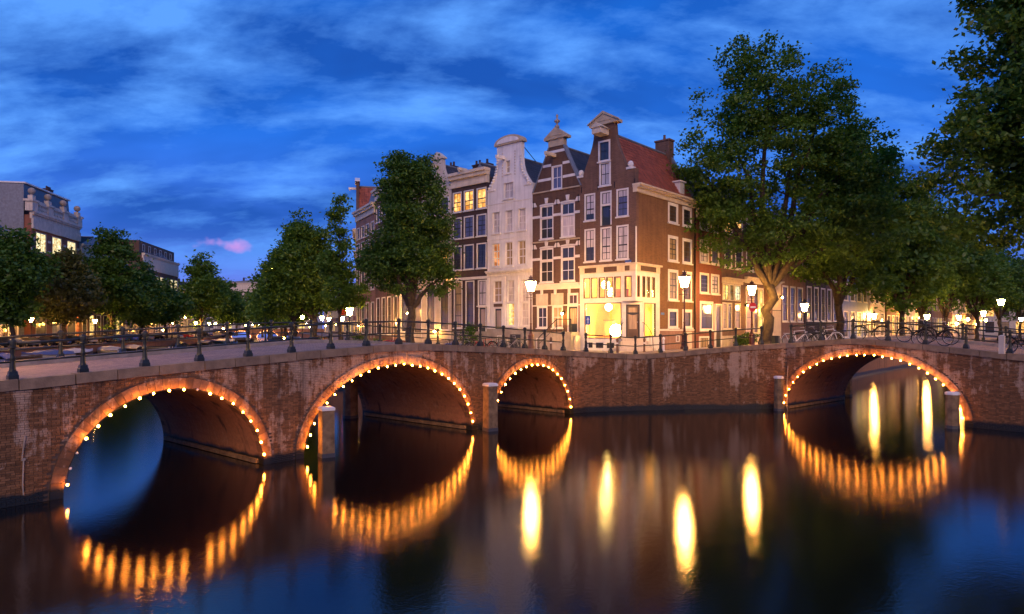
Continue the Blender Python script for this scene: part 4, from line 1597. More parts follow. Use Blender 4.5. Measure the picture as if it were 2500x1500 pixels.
F.box('side_wall', 'brick_dark', W - .3, W - .02, .32, 8.9, 12, 16.0)
F.box('side_wall', 'brick_dark', .02, .3, .32, 8.9, 12, 16.0)
chimney(F, .6, 3.5, 16.0, 18.0, .7, .6, 1)
chimney(F, -1.2, 4.5, 16.0, 17.7, 1.0, .6, 4)


# ---------------------------------------------- plainer canal houses
def plain_house(label, p, ang, W, zg, eave, cols, floors, wall, top='cornice', lit=(), panes='dark', depth=9, sash='sash_dark', frame='white_paint', roof='tile_dark', ridge=None, ground='door', gz=None, fw=.09, name='canal_house', base='grey_stone', litm='yellow', group=None, cheap=False, cap='cream_paint', nx=2, nz=4):
    """floors: list of (z0, z1); cols: number or list of x-ranges; lit: set of (col, floor)"""
    root = thing(name, label, 'house', (p[0], p[1], zg), ang, group)
    F = Fr(root, zg)
    if isinstance(cols, int):
        g = W / cols
        cols = [(g * i + g * .17, g * (i + 1) - g * .17) for i in range(cols)]
    ops = [(a, b, c, d) for (c, d) in floors for a, b in cols]
    zt = eave
    mb = MB()
    if top == 'gable':
        zr = ridge or eave + W * .75
        gp = prof_fn([(eave, W / 2), (eave + .35, W / 2), (eave + .36, W * .42), (lerp(eave, zr, .4), W * .30), (lerp(eave, zr, .7), W * .2), (zr, W * .17)])
        wall_slices(mb, lambda z: W / 2 - gp(z), lambda z: W / 2 + gp(z), zg, zr, ops, 0, .3, (eave + .35,), 0, (eave, zr, .3))
    else:
        wall_slices(mb, lambda z: 0, lambda z: W, zg, eave, ops, 0, .3)
        zr = ridge or eave + 2.0
    F.put('front_wall', mb, wall)
    for fi, (c, d) in enumerate(floors):
        for ci, (a, b) in enumerate(cols):
            isd = (fi == 0 and ground == 'door' and ci == len(cols) - 1)
            if isd:
                door(F, a, b, c - .5 if c - .5 > zg else c, d)
                continue
            pn = litm if (ci, fi) in lit else (panes if not isinstance(panes, (list, tuple)) else panes[(ci + fi) % len(panes)])
            window(F, a, b, c, d, nx, nz, sash, frame, panes=pn, fw=fw, meet=.5 if nz > 2 else None, sill=not cheap)
    if top == 'cornice':
        cornice(F, 0, W, eave - .9, eave + .1, .45, cap, .08)
    else:
        F.put('gable_top', MB().prism([(W / 2 - W * .21, zr), (W / 2 + W * .21, zr), (W / 2 + W * .21, zr + .12), (W / 2, zr + .6), (W / 2 - W * .21, zr + .12)], -.12, .4), cap)
        hoist(F, W / 2, zr - .7, .8, cap)
    rz_ = (zr - .4) if top == 'gable' else zr
    gable_roof(F, 0, W, .3 if top == 'gable' else .8, depth, eave - .4, rz_, roof)
    F.box('rear_wall', wall, .02, W - .02, depth - .1, depth, zg, eave - .4)
    F.box('side_wall', wall, .02, .28, .3, depth - .1, zg, eave - .4)
    F.box('side_wall', wall, W - .28, W - .02, .3, depth - .1, zg, eave - .4)
    if base:
        F.box('plinth', base, 0, W, -.07, 0, zg, min(zg + 1.3, floors[0][0] - .55))
    chimney(F, W * .3, depth * .6, rz_ - 1.0, rz_ + .9, .8, .6, 2)
    return root, F


ANG1 = math.atan2(-E1[1], -E1[0])
plain_house('narrow pale stone house with curved gable behind the tall tree', kp(20.2, 0), ANG1, 3.3, 2.2, 15.6, 2, [(4.3, 8.0), (9.0, 11.0), (11.6, 13.2), (13.7, 15.0)], 'pale_stone', 'gable', {(0, 1), (1, 1)}, 'brown', ridge=18.2, litm='amber', ground='none')
plain_house('pale house with lit first floor half hidden by the tall tree', kp(23.5, 0), ANG1, 3.3, 2.0, 16.2, 2, [(4.1, 7.6), (8.8, 10.9), (11.4, 13.1), (13.6, 14.9)], 'pale_stone', 'cornice', {(0, 1), (1, 1)}, 'brown', litm='amber')
ANG3 = math.atan2(-E3[1], -E3[0])
p1 = (FQ0[0] + E3[0] * 7, FQ0[1] + E3[1] * 7)
plain_house('brown house with wide cream cornice left of the tall tree', p1, ANG3, 6.9, 2.0, 17.4, 4, [(3.9, 7.3), (8.4, 11.2), (12.0, 13.8), (14.4, 15.9)], 'brick_brown', 'cornice', {(0, 1), (1, 1), (2, 1), (3, 1)}, 'brown', litm='amber')
plain_house('grey brick house with cream cornice at the left end of the row', FQ1, ANG3, 6.9, 2.0, 16.4, 4, [(3.9, 7.0), (8.2, 10.6), (11.4, 13.2), (13.6, 14.8)], 'brick_pink', 'cornice', {}, 'brown')
ANG4 = math.atan2(-E4[1], -E4[0])
p2 = (FQ1[0] + E4[0] * 5.5, FQ1[1] + E4[1] * 5.5)
plain_house('neck-gabled house with red tiled roof at the far end of the row', p2, ANG4, 5.4, 2.0, 16.6, 3, [(3.9, 7.0), (8.2, 10.6), (11.4, 13.2), (13.6, 15.2)], 'brick_plum', 'gable', {(0, 0)}, 'brown', ridge=20.2, roof='tile_red', cap='white_paint')
for k in range(3):
    q = (p2[0] + E4[0] * 6.5 * (k + 1), p2[1] + E4[1] * 6.5 * (k + 1))
    plain_house(['brick house behind the quay trees, next past the red-roofed neck gable', 'plum brick house deep behind the quay trees', 'last pale house glimpsed behind the quay trees'][k], q, ANG4, 6.4, 2.0, (15.5, 16.5, 14.5)[k], 3, [(3.9, 7.0), (8.2, 10.6), (11.4, 13.2)], ('brick_brown', 'brick_plum', 'pale_stone')[k], 'cornice', {(0, 0), (1, 1)}, 'brown', litm='yellow')

qx, qy = p2[0] + E4[0] * 19.6, p2[1] + E4[1] * 19.6
for k in range(10):
    dx_, dy_ = (-.20, .98) if qy < 160 else (-.36, .933)
    wd_ = 14 if k < 5 else 20
    qx, qy = qx + dx_ * wd_, qy + dy_ * wd_
    plain_house(['pink', 'brown', 'cream', 'plum', 'pale', 'red', 'grey', 'dark', 'light brown', 'cream gabled'][k] + ' house behind the right quay trees, ' + ['first', 'second', 'third', 'fourth', 'fifth', 'sixth', 'seventh', 'eighth', 'ninth', 'tenth'][k] + ' toward the far bridge',
                (qx, qy), math.atan2(-dy_, -dx_), wd_ - .1, 2.0, 12.5 + (k * 5) % 4, 5, [(3.2, 6.4), (7.6, 10.0)], ('brick_pink', 'brick_brown', 'cream_paint', 'brick_plum', 'pale_stone', 'brick_red', 'grey_stone', 'brick_dark', 'brick_brown', 'cream_paint')[k], 'cornice', {(k % 5, 0), ((k + 2) % 5, 0), ((k * 3 + 1) % 5, 1)}, ['brown', 'cream', 'dark'], ground='none', cheap=True, litm=('yellow', 'amber')[k % 2])

# ---------------------------------------------- row on the side canal
ANG2 = math.atan2(E2[1], E2[0])
# red house
root, F = plain_house('red brick house next to the corner house with small paired windows', kp(0, 8.3), ANG2, 4.35, 2.85, 13.4, [(.62, 2.15), (2.5, 3.95)], [(7.04, 8.55), (9.3, 11.0), (11.75, 13.1)], 'brick_red', 'cornice', {}, ['brown', 'curtain', 'blue'], ground='none', fw=.17, roof='tile_dark', base=None, depth=7.5, ridge=16.6)
window(F, .6, 2.8, 4.3, 6.45, 2, 2, panes='brown', fw=.2, proud=.06)
door(F, 3.05, 4.15, 3.0, 6.3, 'door_dark', 'pane_brown').location.y -= .12
window(F, .5, 2.1, 2.95, 3.85, 3, 1, panes='cream', fw=.12, proud=.06)
# brown house with lit shop
root, F = plain_house('broad brown house with lit shop windows under a yellow cornice', kp(0, 12.7), ANG2, 8.5, 2.6, 14.2, [(.5, 1.95), (2.5, 4.0), (4.7, 6.3), (6.8, 8.2)], [(9.2, 11.2), (11.9, 13.2)], 'brick_brown', 'cornice', {(0, 1), (1, 1)}, ['brown', 'dark'], ground='none', fw=.17, base=None, depth=7.5, ridge=16.5, litm='amber')
cornice(F, 0.02, 3.9, 7.98, 8.4, .4, 'cream_paint', 0)
cornice(F, 4.4, 8.45, 8.2, 8.7, .3, 'cream_paint', 0)
for a, b, m_ in ((.1, 1.25, 'yellow'), (1.35, 2.2, 'dim'), (2.3, 3.5, 'pale')):
    window(F, a, b, 6.62, 7.95, 2, 2, 'sash_dark', 'cream_paint', panes=m_, fw=.1, proud=.06, sill=False)
for a, b, m_ in ((.1, .9, 'cream'), (1.0, 1.8, 'brown'), (2.4, 3.5, 'cream')):
    window(F, a, b, 4.4, 6.45, 1, 3, 'sash_dark', 'cream_paint', panes=m_, fw=.1, proud=.06)
for a, b, m_ in ((4.5, 5.9, 'cream'), (6.1, 7.2, 'brown'), (7.35, 8.35, 'yellow')):
    window(F, a, b, 4.0, 7.9, 1, 3, 'sash_dark', 'cream_paint', panes=m_, fw=.16, proud=.07)
F.box('plinth', 'pale_stone', 0, 8.45, -.06, 0, 2.6, 3.85)
# pink house with an arched, lamp-lit opening
root, F = plain_house('pinkish brick house with tall dark windows and a glowing yellow arch', kp(0, 23.0), ANG2, 9.1, 2.2, 13.5, [(2.7, 4.2), (4.75, 6.2), (6.75, 8.3)], [(5.05, 8.4), (9.6, 11.6)], 'brick_pink', 'cornice', {}, ['brown', 'dark'], ground='none', fw=.15, depth=8)
arc = MB()
for k in range(8):
    a0, a1 = k / 8, (k + 1) / 8
    z0, z1 = 7.1 + 1.5 * math.sin(a0 * math.pi / 2), 7.1 + 1.5 * math.sin(a1 * math.pi / 2)
    x0, x1 = .25 + 2.1 * (1 - math.cos(a0 * math.pi / 2)), .25 + 2.1 * (1 - math.cos(a1 * math.pi / 2))
    arc.quad((x0, -.02, 2.2), (x1, -.02, 2.2), (x1, -.02, z1), (x0, -.02, z0))
    arc.hexa([(x0, -.35, z0 - .05), (x1, -.35, z1 - .05), (x1, 0, z1 - .05), (x0, 0, z0 - .05), (x0, -.35, z0 + .1), (x1, -.35, z1 + .1), (x1, 0, z1 + .1), (x0, 0, z0 + .1)])
F.put('plaster_arch', arc, 'cream_paint')
F.box('arch_bar', 'iron_black', .25, 2.35, -.06, -.02, 6.0, 6.06)
plain_house('black brick house with three tall white-framed windows per floor', kp(0, 32.1), ANG2, 6.6, 2.1, 13.8, 3, [(5.15, 8.65), (9.5, 11.4)], 'brick_black', 'cornice', {}, ['brown', 'dark'], ground='none', fw=.15, depth=8)
plain_house('narrow brown house right of the black brick house', kp(0, 38.7), ANG2, 4.2, 2.1, 13.2, 2, [(5.15, 8.65), (9.5, 11.4)], 'brick_brown', 'cornice', {}, ['brown', 'dark'], ground='none', fw=.15, depth=8)
pmat('blue_render', (.16, .24, .42), (.12, .18, .33), .6)
plain_house('blue rendered house glimpsed under the trees on the side canal', kp(0, 44.5), ANG2, 11, 2.0, 12.5, 4, [(3.4, 6.4), (7.6, 9.6)], 'blue_render', 'cornice', {(2, 0)}, ['brown', 'blue'], ground='none', fw=.12, depth=8)
plain_house('white stone house glimpsed between trunks on the side canal', kp(0, 56), ANG2, 8, 2.0, 13.0, 3, [(3.4, 6.4), (7.6, 9.6)], 'pale_stone', 'cornice', {}, ['brown', 'cream'], ground='none', depth=8)
for k in range(9):
    q = kp(0, 65 + 10.5 * k)
    plain_house(['brown brick house', 'yellow-lit pale house', 'dark brick house', 'pink brick house', 'red brick house', 'cream house', 'brown gabled house', 'plum brick house', 'last pale house'][k] + ' far along the side canal under trees, ' + ['first', 'second', 'third', 'fourth', 'fifth', 'sixth', 'seventh', 'eighth', 'ninth'][k] + ' of its row',
                q, ANG2, 10, 2.0, 12 + (k * 7) % 4, 4, [(3.4, 6.2), (7.4, 9.6)], ('brick_brown', 'pale_stone', 'brick_dark', 'brick_pink', 'brick_red', 'cream_paint', 'brick_brown', 'brick_plum', 'pale_stone')[k], 'cornice', {((k * 2 + 1) % 4, 0), ((k + 3) % 4, 0), (k % 4, 1)}, ['brown', 'cream', 'dark'], ground='none', depth=8, cheap=True, litm=('yellow', 'amber', 'pale')[k % 3])

LEFT_START = len(SC.objects)
plain_house('yellow-lit block closing the side canal at the right edge', (117, 178), ANG1, 44, 2.0, 17, 14, [(3.4, 6.4), (7.6, 10.0), (11.2, 13.4)], 'cream_paint', 'cornice', {(k, f) for k in range(14) for f in (0, 1, 2) if (k * 5 + f * 3) % 4 < 2}, ['brown', 'cream'], ground='none', cheap=True, litm='amber', name='apartment_block')
# ---------------------------------------------- left bank
LD = (-.19, .982)
LANG = math.atan2(LD[1], LD[0])       # x away along the canal, y into the block


def left_house(label, p, W, eave, cols, floors, wall, **kw):
    return plain_house(label, p, LANG, W, LZ, eave, cols, floors, wall, ground='none', **kw)


left_house('white house with cream cornice at the left edge of the picture', (-64.6, 81.5), 9.0, 17.0, 4, [(3.2, 6.6), (7.8, 10.4), (11.6, 13.6)], 'pale_stone', panes=['brown', 'cream'], roof='slate', ridge=18.5)
root, F = left_house('ornate red and stone house with balustrade, stone balls and lit top windows', (-66.75, 93.3), 15, 20.6, [(1.2, 4.2), (6.0, 9.0), (10.8, 13.8)], [(3.2, 6.8), (8.2, 11.2), (12.0, 14.6), (15.2, 18.0)], 'brick_stripe', lit={(0, 3), (1, 3), (2, 3)}, panes=['brown', 'blue'], roof='slate', ridge=20.9, cap='pale_stone', litm='pale', frame='pale_stone', nx=2, nz=1)
for x in (.3, 4.9, 9.7, 14.5):
    bz = MB().box(x - .75, x + .75, -.35, .6, 20.7, 22.0).box(x - .95, x + .95, -.5, .75, 22.0, 22.3).box(x - .45, x + .45, -.2, .4, 22.3, 22.9)
    o = F.put('pedestal', bz, 'pale_stone')
    MB().ball((x, .1, 23.5), .48, 10).lathe([(.18, 22.9), (.12, 23.1)], 8, x, .1).build('stone_ball', 'grey_stone', o)
for a, b in ((1.05, 4.15), (5.65, 8.95), (10.45, 13.75)):
    bl = MB().box(a, b, -.25, .1, 20.7, 20.95)
    for k in range(7):
        x = lerp(a + .2, b - .2, k / 6)
        bl.lathe([(.13, 20.95), (.2, 21.2), (.1, 21.6), (.16, 21.8)], 6, x, -.1)
    bl.prism([(a, 21.8), (b, 21.8), ((a + b) / 2 + .6, 22.3), ((a + b) / 2 - .6, 22.3)], -.3, .15)
    F.put('balustrade', bl, 'pale_stone')
for x in (.4, 5.1, 9.9, 14.5):
    for z in (9.5, 11.5, 13.4, 15.3, 16.8):
        F.box('stone_band', 'pale_stone', x - .45, x + .45, -.05, .05, z, z + .35)
F.box('entablature', 'pale_stone', 0, 15, -.25, .05, 18.3, 19.7)
mans = MB().prism([(0, 20.4), (15, 20.4), (14.0, 24.6), (.6, 24.6)], 1.2, 9)
F.put('mansard_roof', mans, 'slate')
F.put('roof_edge', MB().box(.5, 14.2, .9, 1.3, 24.6, 24.8).box(.4, .7, 1.0, 9, 24.6, 24.8), 'white_paint')
F.put('gable_end', MB().box(-.15, .0, .9, 9, 2, 24.4), 'lead_grey')
chimney(F, 10.5, 2.5, 23.5, 25.6, 1.6, .7, 4)
_, F = left_house('low brown house with cream cornice between ornate house and tall tree', (-69.7, 108.6), 14, 18.0, 5, [(3.2, 6.6), (7.8, 10.6), (11.6, 14.0)], 'brick_plum', panes=['brown', 'dark'], lit={(1, 0)}, cap='cream_paint', cheap=True)
F.box('fascia', 'cream_paint', 0, 14, -.12, 0, 15.2, 17.1)
left_house('pale narrow house behind the tall trees on the left bank', (-72.4, 122.6), 13, 15.5, 5, [(3.2, 6.6), (7.8, 10.6), (11.6, 14.0)], 'pale_stone', panes=['brown', 'dark'], lit={(0, 0)}, cap='pale_stone', cheap=True)
root, F = left_house('long brown office block with cream band and lit upper windows', (-75, 136.5), 24, 19.6, 7, [(3.4, 7.0), (8.4, 11.4), (13.2, 15.6)], 'brick_plum', lit={(0, 2), (2, 2), (3, 2), (5, 2), (6, 2)}, panes=['brown', 'cream'], cap='cream_paint', litm='pale', cheap=True)
F.box('fascia', 'cream_paint', 0, 24, -.12, 0, 16.5, 18.7)
F.put('attic', MB().box(.3, 23.7, .8, 8.5, 19.6, 22.3), 'brick_plum')
for k in range(6):
    window(F, 2.2 + 3.6 * k, 3.6 + 3.6 * k, 20.3, 21.7, 1, 1, panes='orange' if k in (1, 2) else 'blue', fw=.1, sill=False, proud=-.0).location.y += .76
q = (-79.6, 160.2)
d5 = (-.36, .933)
for k in range(7):
    lab = ['cream', 'brown', 'pale', 'red brick', 'plum', 'grey', 'dark'][k] + ' canal house on the far left bank, ' + ['nearest', 'second', 'third', 'fourth', 'fifth', 'sixth', 'farthest'][k] + ' beyond the office block'
    plain_house(lab, q, math.atan2(d5[1], d5[0]), 18, LZ, 14 + (k * 5) % 4, 5, [(3.4, 6.8), (8.2, 11.0)], ('cream_paint', 'brick_brown', 'pale_stone', 'brick_red', 'brick_plum', 'grey_stone', 'brick_dark')[k], 'cornice', {(k % 5, 0), ((k * 3 + 2) % 5, 1)}, ['brown', 'dark'], ground='none', cheap=True, litm='yellow')
    q = (q[0] + d5[0] * 18.3, q[1] + d5[1] * 18.3)
for o in list(SC.objects)[LEFT_START:]:
    if o.parent is None:                   # the left bank stands a little farther off: shift and size its houses together
        o.location = (o.location.x * 1.13, o.location.y * 1.13, 4.5 + (LZ - 4.5) * 1.13)
        o.scale = (1.13, 1.13, 1.13)
plain_house('pale block closing the far end of the main canal', (-162, 356), math.atan2(-.1, 1), 60, 2, 28, 12, [(4, 8), (10, 13), (15, 18), (20, 23)], 'cream_paint', 'cornice', {(2, 0), (5, 0), (7, 1), (9, 0), (3, 1), (10, 0)}, ['brown', 'cream'], ground='none', cheap=True, cap='cream_paint', name='apartment_block', ridge=30)


# ------------------------------------------------------------------ trees
def leaf_cloud(name, centers, per, sig, size, mat, rng, parent, flat=.55):
    c = np.repeat(np.array(centers), per, axis=0)
    n = len(c)
    off = rng.normal(0, 1, (n, 3)) * sig
    off[:, 2] *= flat
    c = c + off
    nz = rng.normal(0, 1, (n, 3))
    nz[:, 2] = np.abs(nz[:, 2]) + .35
    nz /= np.linalg.norm(nz, axis=1)[:, None]
    t = rng.normal(0, 1, (n, 3))
    t -= nz * np.sum(t * nz, axis=1)[:, None]
    t /= np.linalg.norm(t, axis=1)[:, None]
    b = np.cross(nz, t)
    s = size * rng.uniform(.55, 1.35, n)[:, None]
    v = np.empty((n, 4, 3))
    v[:, 0] = c - t * s
    v[:, 1] = c + b * s * .55 - nz * s * .12
    v[:, 2] = c + t * s
    v[:, 3] = c - b * s * .55 + nz * s * .10
    me = bpy.data.meshes.new(name)
    me.vertices.add(n * 4)
    me.vertices.foreach_set('co', v.reshape(-1).astype(np.float32))
    me.loops.add(n * 4)
    me.loops.foreach_set('vertex_index', np.arange(n * 4, dtype=np.int32))
    me.polygons.add(n)
    me.polygons.foreach_set('loop_start', np.arange(0, n * 4, 4, dtype=np.int32))
    me.polygons.foreach_set('loop_total', np.full(n, 4, dtype=np.int32))
    me.materials.append(M[mat])
    me.update(calc_edges=True)
    return obj(name, me, parent)


def limb(mb, a, b, r0, r1, rng, sag=.12, n=5, k=6):
    a, b = Vector(a), Vector(b)
    d = b - a
    pts, rs = [], []
    for i in range(n + 1):
        t = i / n
        p = a + d * t
        w_ = math.sin(math.pi * t) * d.length * sag
        p = p + Vector((0, 0, w_)) + Vector(rng.normal(0, .02 * d.length, 3)) * (1 if 0 < i < n else 0)
        pts.append(p)
        rs.append(lerp(r0, r1, t))
    mb.tube(pts, rs, k)
    return pts


def tree(label, loc, lobes, trunk_h, r, n_clump, per, size, mat='leaf_elm', seed=1, sig=.5, lean=(0, 0), limbs=14, group=None, fork=None, name='canal_tree', shell=.42):
    """lobes: (cx, cy, cz, rx, ry, rz) from the foot of the trunk"""
    rng = np.random.default_rng(seed)
    root = thing(name, label, 'tree', loc, 0, group)
    vol = np.array([q[3] * q[4] * q[5] for q in lobes])
    idx = rng.choice(len(lobes), n_clump, p=vol / vol.sum())
    cs = []
    for i in idx:
        q = lobes[i]
        d = rng.normal(0, 1, 3)
        d /= np.linalg.norm(d)
        rad = rng.uniform(0, 1) ** shell * (rng.uniform(1.0, 1.28) if rng.uniform() < .16 else 1.0)
        cs.append((q[0] + d[0] * q[3] * rad, q[1] + d[1] * q[4] * rad, q[2] + d[2] * q[5] * rad))
    cs = np.array(cs)
    mb = MB()
    top = np.array([lean[0], lean[1], 0])
    ztop = max(q[2] + q[5] * .5 for q in lobes)
    tr = limb(mb, (0, 0, -.3), (lean[0], lean[1], trunk_h), r, r * .72, rng, .0, 6, 10)
    mb.lathe([(r * 1.5, -.2), (r * 1.15, .25), (r * 1.0, .6)], 10)
    joints = []
    main = []
    for q in lobes:
        e = (q[0], q[1], q[2] + q[5] * .35)
        pts = limb(mb, (lean[0], lean[1], trunk_h - .2), e, r * .62, r * .12, rng, .05, 6, 7)
        main += pts[1:]
    for k in range(limbs):
        c = cs[rng.integers(len(cs))]
        st = min(main, key=lambda p: (Vector(c) - p).length + (3 if p.z > c[2] else 0))
        limb(mb, st, c, r * .2, r * .03, rng, .08, 4, 5)
    mb.build('trunk', 'bark', root, smooth=True)
    leaf_cloud('crown', cs, per, sig, size, mat, rng, root)
    return root


def crown(H, h0, R, n=6, seed=0, cx=0, cy=0):
    rg = random.Random(seed)
    out = [(cx, cy, (H + h0) / 2, R * .72, R * .72, (H - h0) / 2)]
    for k in range(n):
        a = 2 * math.pi * k / n + rg.uniform(-.4, .4)
        z = lerp(h0 + (H - h0) * .22, h0 + (H - h0) * .72, rg.random())
        d = R * rg.uniform(.42, .62)
        q = R * rg.uniform(.38, .5)
        out.append((cx + d * math.cos(a), cy + d * math.sin(a), z, q, q, q * rg.uniform(.75, 1.15)))
    return out


# big elm at the left bank of the side canal: two main masses
tree('large elm rising before the brown house row right of the corner house', (18.2, 48.2, 2.9),
     [(-2.8, -.5, 13.8, 3.3, 3.5, 4.0), (-.6, 0, 18.6, 3.3, 3.3, 4.0), (-4.2, 0, 10.6, 2.4, 2.6, 2.4), (-1.6, 0, 9.0, 3.6, 3.2, 3.2), (2.6, .5, 15.0, 3.6, 3.6, 4.2), (4.6, .5, 17.2, 2.6, 2.6, 3.6), (5.4, 0, 11.5, 3.4, 3.4, 4.0), (2.2, -.6, 8.2, 3.4, 3.2, 2.8), (-5.0, 0, 12.8, 1.4, 1.4, 1.5), (7.2, .5, 13.2, 2.8, 2.8, 3.2), (7.0, 0, 9.0, 2.6, 2.6, 2.6)],
     4.6, .42, 600, 110, .14, 'leaf_elm', 3, .40, (.3, 0), 26)
tree('elm further along the side canal with leaning forked trunk', (30.8, 62.4, 2.2),
     [(0, 0, 15.0, 4.6, 4.6, 6.0), (3.6, 0, 12.0, 4.0, 4.0, 4.6), (-3.2, 0, 10.0, 3.4, 3.4, 3.4), (1.0, 0, 8.0, 4.6, 4.0, 2.6), (6, 0, 14, 2.6, 2.6, 3.0)],
     4.4, .42, 380, 85, .20, 'leaf_elm', 5, .5, (-.5, 0), 16)
tree('huge dark elm filling the upper right corner of the picture', (30.6, 35.0, 2.6),
     [(-2.0, 0, 22.5, 4.6, 4.6, 5.5), (-4.6, 0, 15.6, 3.7, 3.8, 4.4), (-4.0, .4, 20.6, 3.3, 3.3, 3.6), (-5.9, -.5, 11.8, 2.9, 3.0, 2.8), (-6.0, .4, 8.6, 2.8, 3.0, 2.3), (-1.6, -1, 12.5, 4.4, 4.4, 5.0), (-2.4, 0, 7.6, 3.6, 3.6, 2.4), (2.6, 0, 14, 4.8, 4.8, 7), (-.4, .6, 17.5, 4.4, 4.4, 4.4)],
     5.2, .5, 980, 100, .16, 'leaf_dark', 8, .46, (-.4, 0), 26)
for k, (u, Y, H, Rr, sd) in enumerate(((2203, 79, 17, 5.5, 21), (2250, 88, 18, 5.5, 22), (2310, 103, 18, 6.5, 23), (2385, 118, 17, 7, 24), (2440, 140, 19, 8, 25), (2490, 170, 20, 9, 26))):
    tree(['elm with dark trunk before the white stone house on the side canal', 'elm behind the street lamps on the side canal', 'broad elm above the parked bicycles on the right', 'dark elm above the bridge rail at the right', 'elm before yellow-lit houses far right', 'farthest elm on the side canal at the right edge'][k],
         (at(u, Y), Y, 2.0), crown(H, 4.8, Rr, 6, sd), 4.2, .36, 190, 70, .31, 'leaf_elm' if k % 2 else 'leaf_dark', sd, .85, (0, 0), 9)
# tall slim elm before the canal houses
tree('tall dense upright elm before the row of canal houses', (-7.25, 47.6, 2.45),
     [(-.3, 0, 7.2, 2.7, 2.5, 3.0), (.2, 0, 10.4, 2.35, 2.2, 3.4), (-.9, 0, 12.0, 1.2, 1.2, 2.2), (.75, 0, 12.4, 1.5, 1.4, 2.0), (-2.0, 0, 7.0, 1.5, 1.5, 2.1), (1.7, 0, 8.0, 1.4, 1.4, 2.6), (-.4, 0, 13.6, .8, .8, 1.3), (2.1, 0, 5.2, 1.3, 1.2, 1.0)],
     3.6, .36, 380, 130, .115, 'leaf_dark', 31, .36, (.1, 0), 24)
# right bank, left of the houses
tree('slender light young elm beside the leftmost canal house', (-13.7, 53.5, 2.0), [(0, 0, 10.4, .9, .9, 2.7), (-.3, 0, 7.5, 1.3, 1.3, 2.0), (.5, 0, 5.4, 1.6, 1.5, 1.4)], 3.6, .16, 110, 90, .13, 'leaf_elm', 41, .30, (0, 0), 14)
tree('broad green elm on the right quay left of the slender tree', (-19.4, 66, 2.0), [(-1.3, 0, 8.4, 2.9, 3.1, 4.0), (-3.0, 0, 6.8, 2.4, 2.4, 2.9), (.2, 0, 7.0, 2.0, 2.3, 3.2), (-1.2, 0, 11.4, 1.4, 1.6, 2.5), (.4, 0, 10.2, 1.0, 1.2, 1.9), (1.2, 0, 4.9, 1.5, 1.8, 1.6), (-4.2, 0, 5.2, 1.8, 1.8, 2.0)], 3.4, .3, 380, 100, .165, 'leaf_elm', 42, .5, (0, 0), 16)
tree('dark elm behind the broad elm on the right quay', (-26.6, 82, 2.0), crown(12.2, 3.4, 4.4, 7, 43), 3.4, .3, 220, 75, .24, 'leaf_dark', 43, .6)
tree('elm further back on the right quay by the hanging lamp', (-33.0, 98, 2.0), crown(10.8, 3.0, 4.8, 7, 44), 3.2, .28, 220, 66, .27, 'leaf_elm', 44, .65)
for k, (u, Y, H) in enumerate(((668, 122, 10), (640, 150, 11), (628, 190, 12), (650, 225, 12))):
    tree(['small elm far along the right quay, nearest of four', 'second of the four far elms on the right quay', 'third of the four far elms on the right quay', 'farthest elm on the right quay'][k], (at(u, Y) + 1.5, Y, 2.0), crown(H, 3.0, 5.0, 6, 50 + k), 3.2, .28, 170, 46, .38, 'leaf_elm', 50 + k, .8)
# left bank
LT = [(30, 93, 16.6, 4.6, 'leaf_dark', 'dark elm at the left edge of the picture'), (158, 107, 15.0, 4.8, 'leaf_olive', 'olive-brown blurred tree left of the tall tree'), (272, 124, 22.4, 6.0, 'leaf_dark', 'tall pointed dark elm on the left bank'),
      (345, 138, 16.0, 5.0, 'leaf_dark', 'low dark elm right of the tall pointed elm'), (405, 152, 13.6, 5.4, 'leaf_dark', 'low dark tree before the office block'), (492, 179, 23.2, 6.4, 'leaf_elm', 'pointed green elm standing alone against the sky'),
      (545, 210, 18.4, 6.6, 'leaf_dark', 'dark tree right of the lone pointed elm'), (578, 252, 16.2, 6.7, 'leaf_dark', 'last dark tree of the far left bank')]
for k, (u, Y, H, Rr, mt, lab) in enumerate(LT):
    lb_ = crown(H * .88, 3.6, Rr, 7, 60 + k) + [(0, 0, H * .84, Rr * .4, Rr * .4, H * .16)]
    tree(lab, (at(u, Y), Y, LZ), lb_, 4.2, .36, 260 if k < 3 else 200, 90 if k < 3 else 66, .20 + .0011 * Y, mt, 60 + k, .6 + .002 * Y, (0, 0), 12)


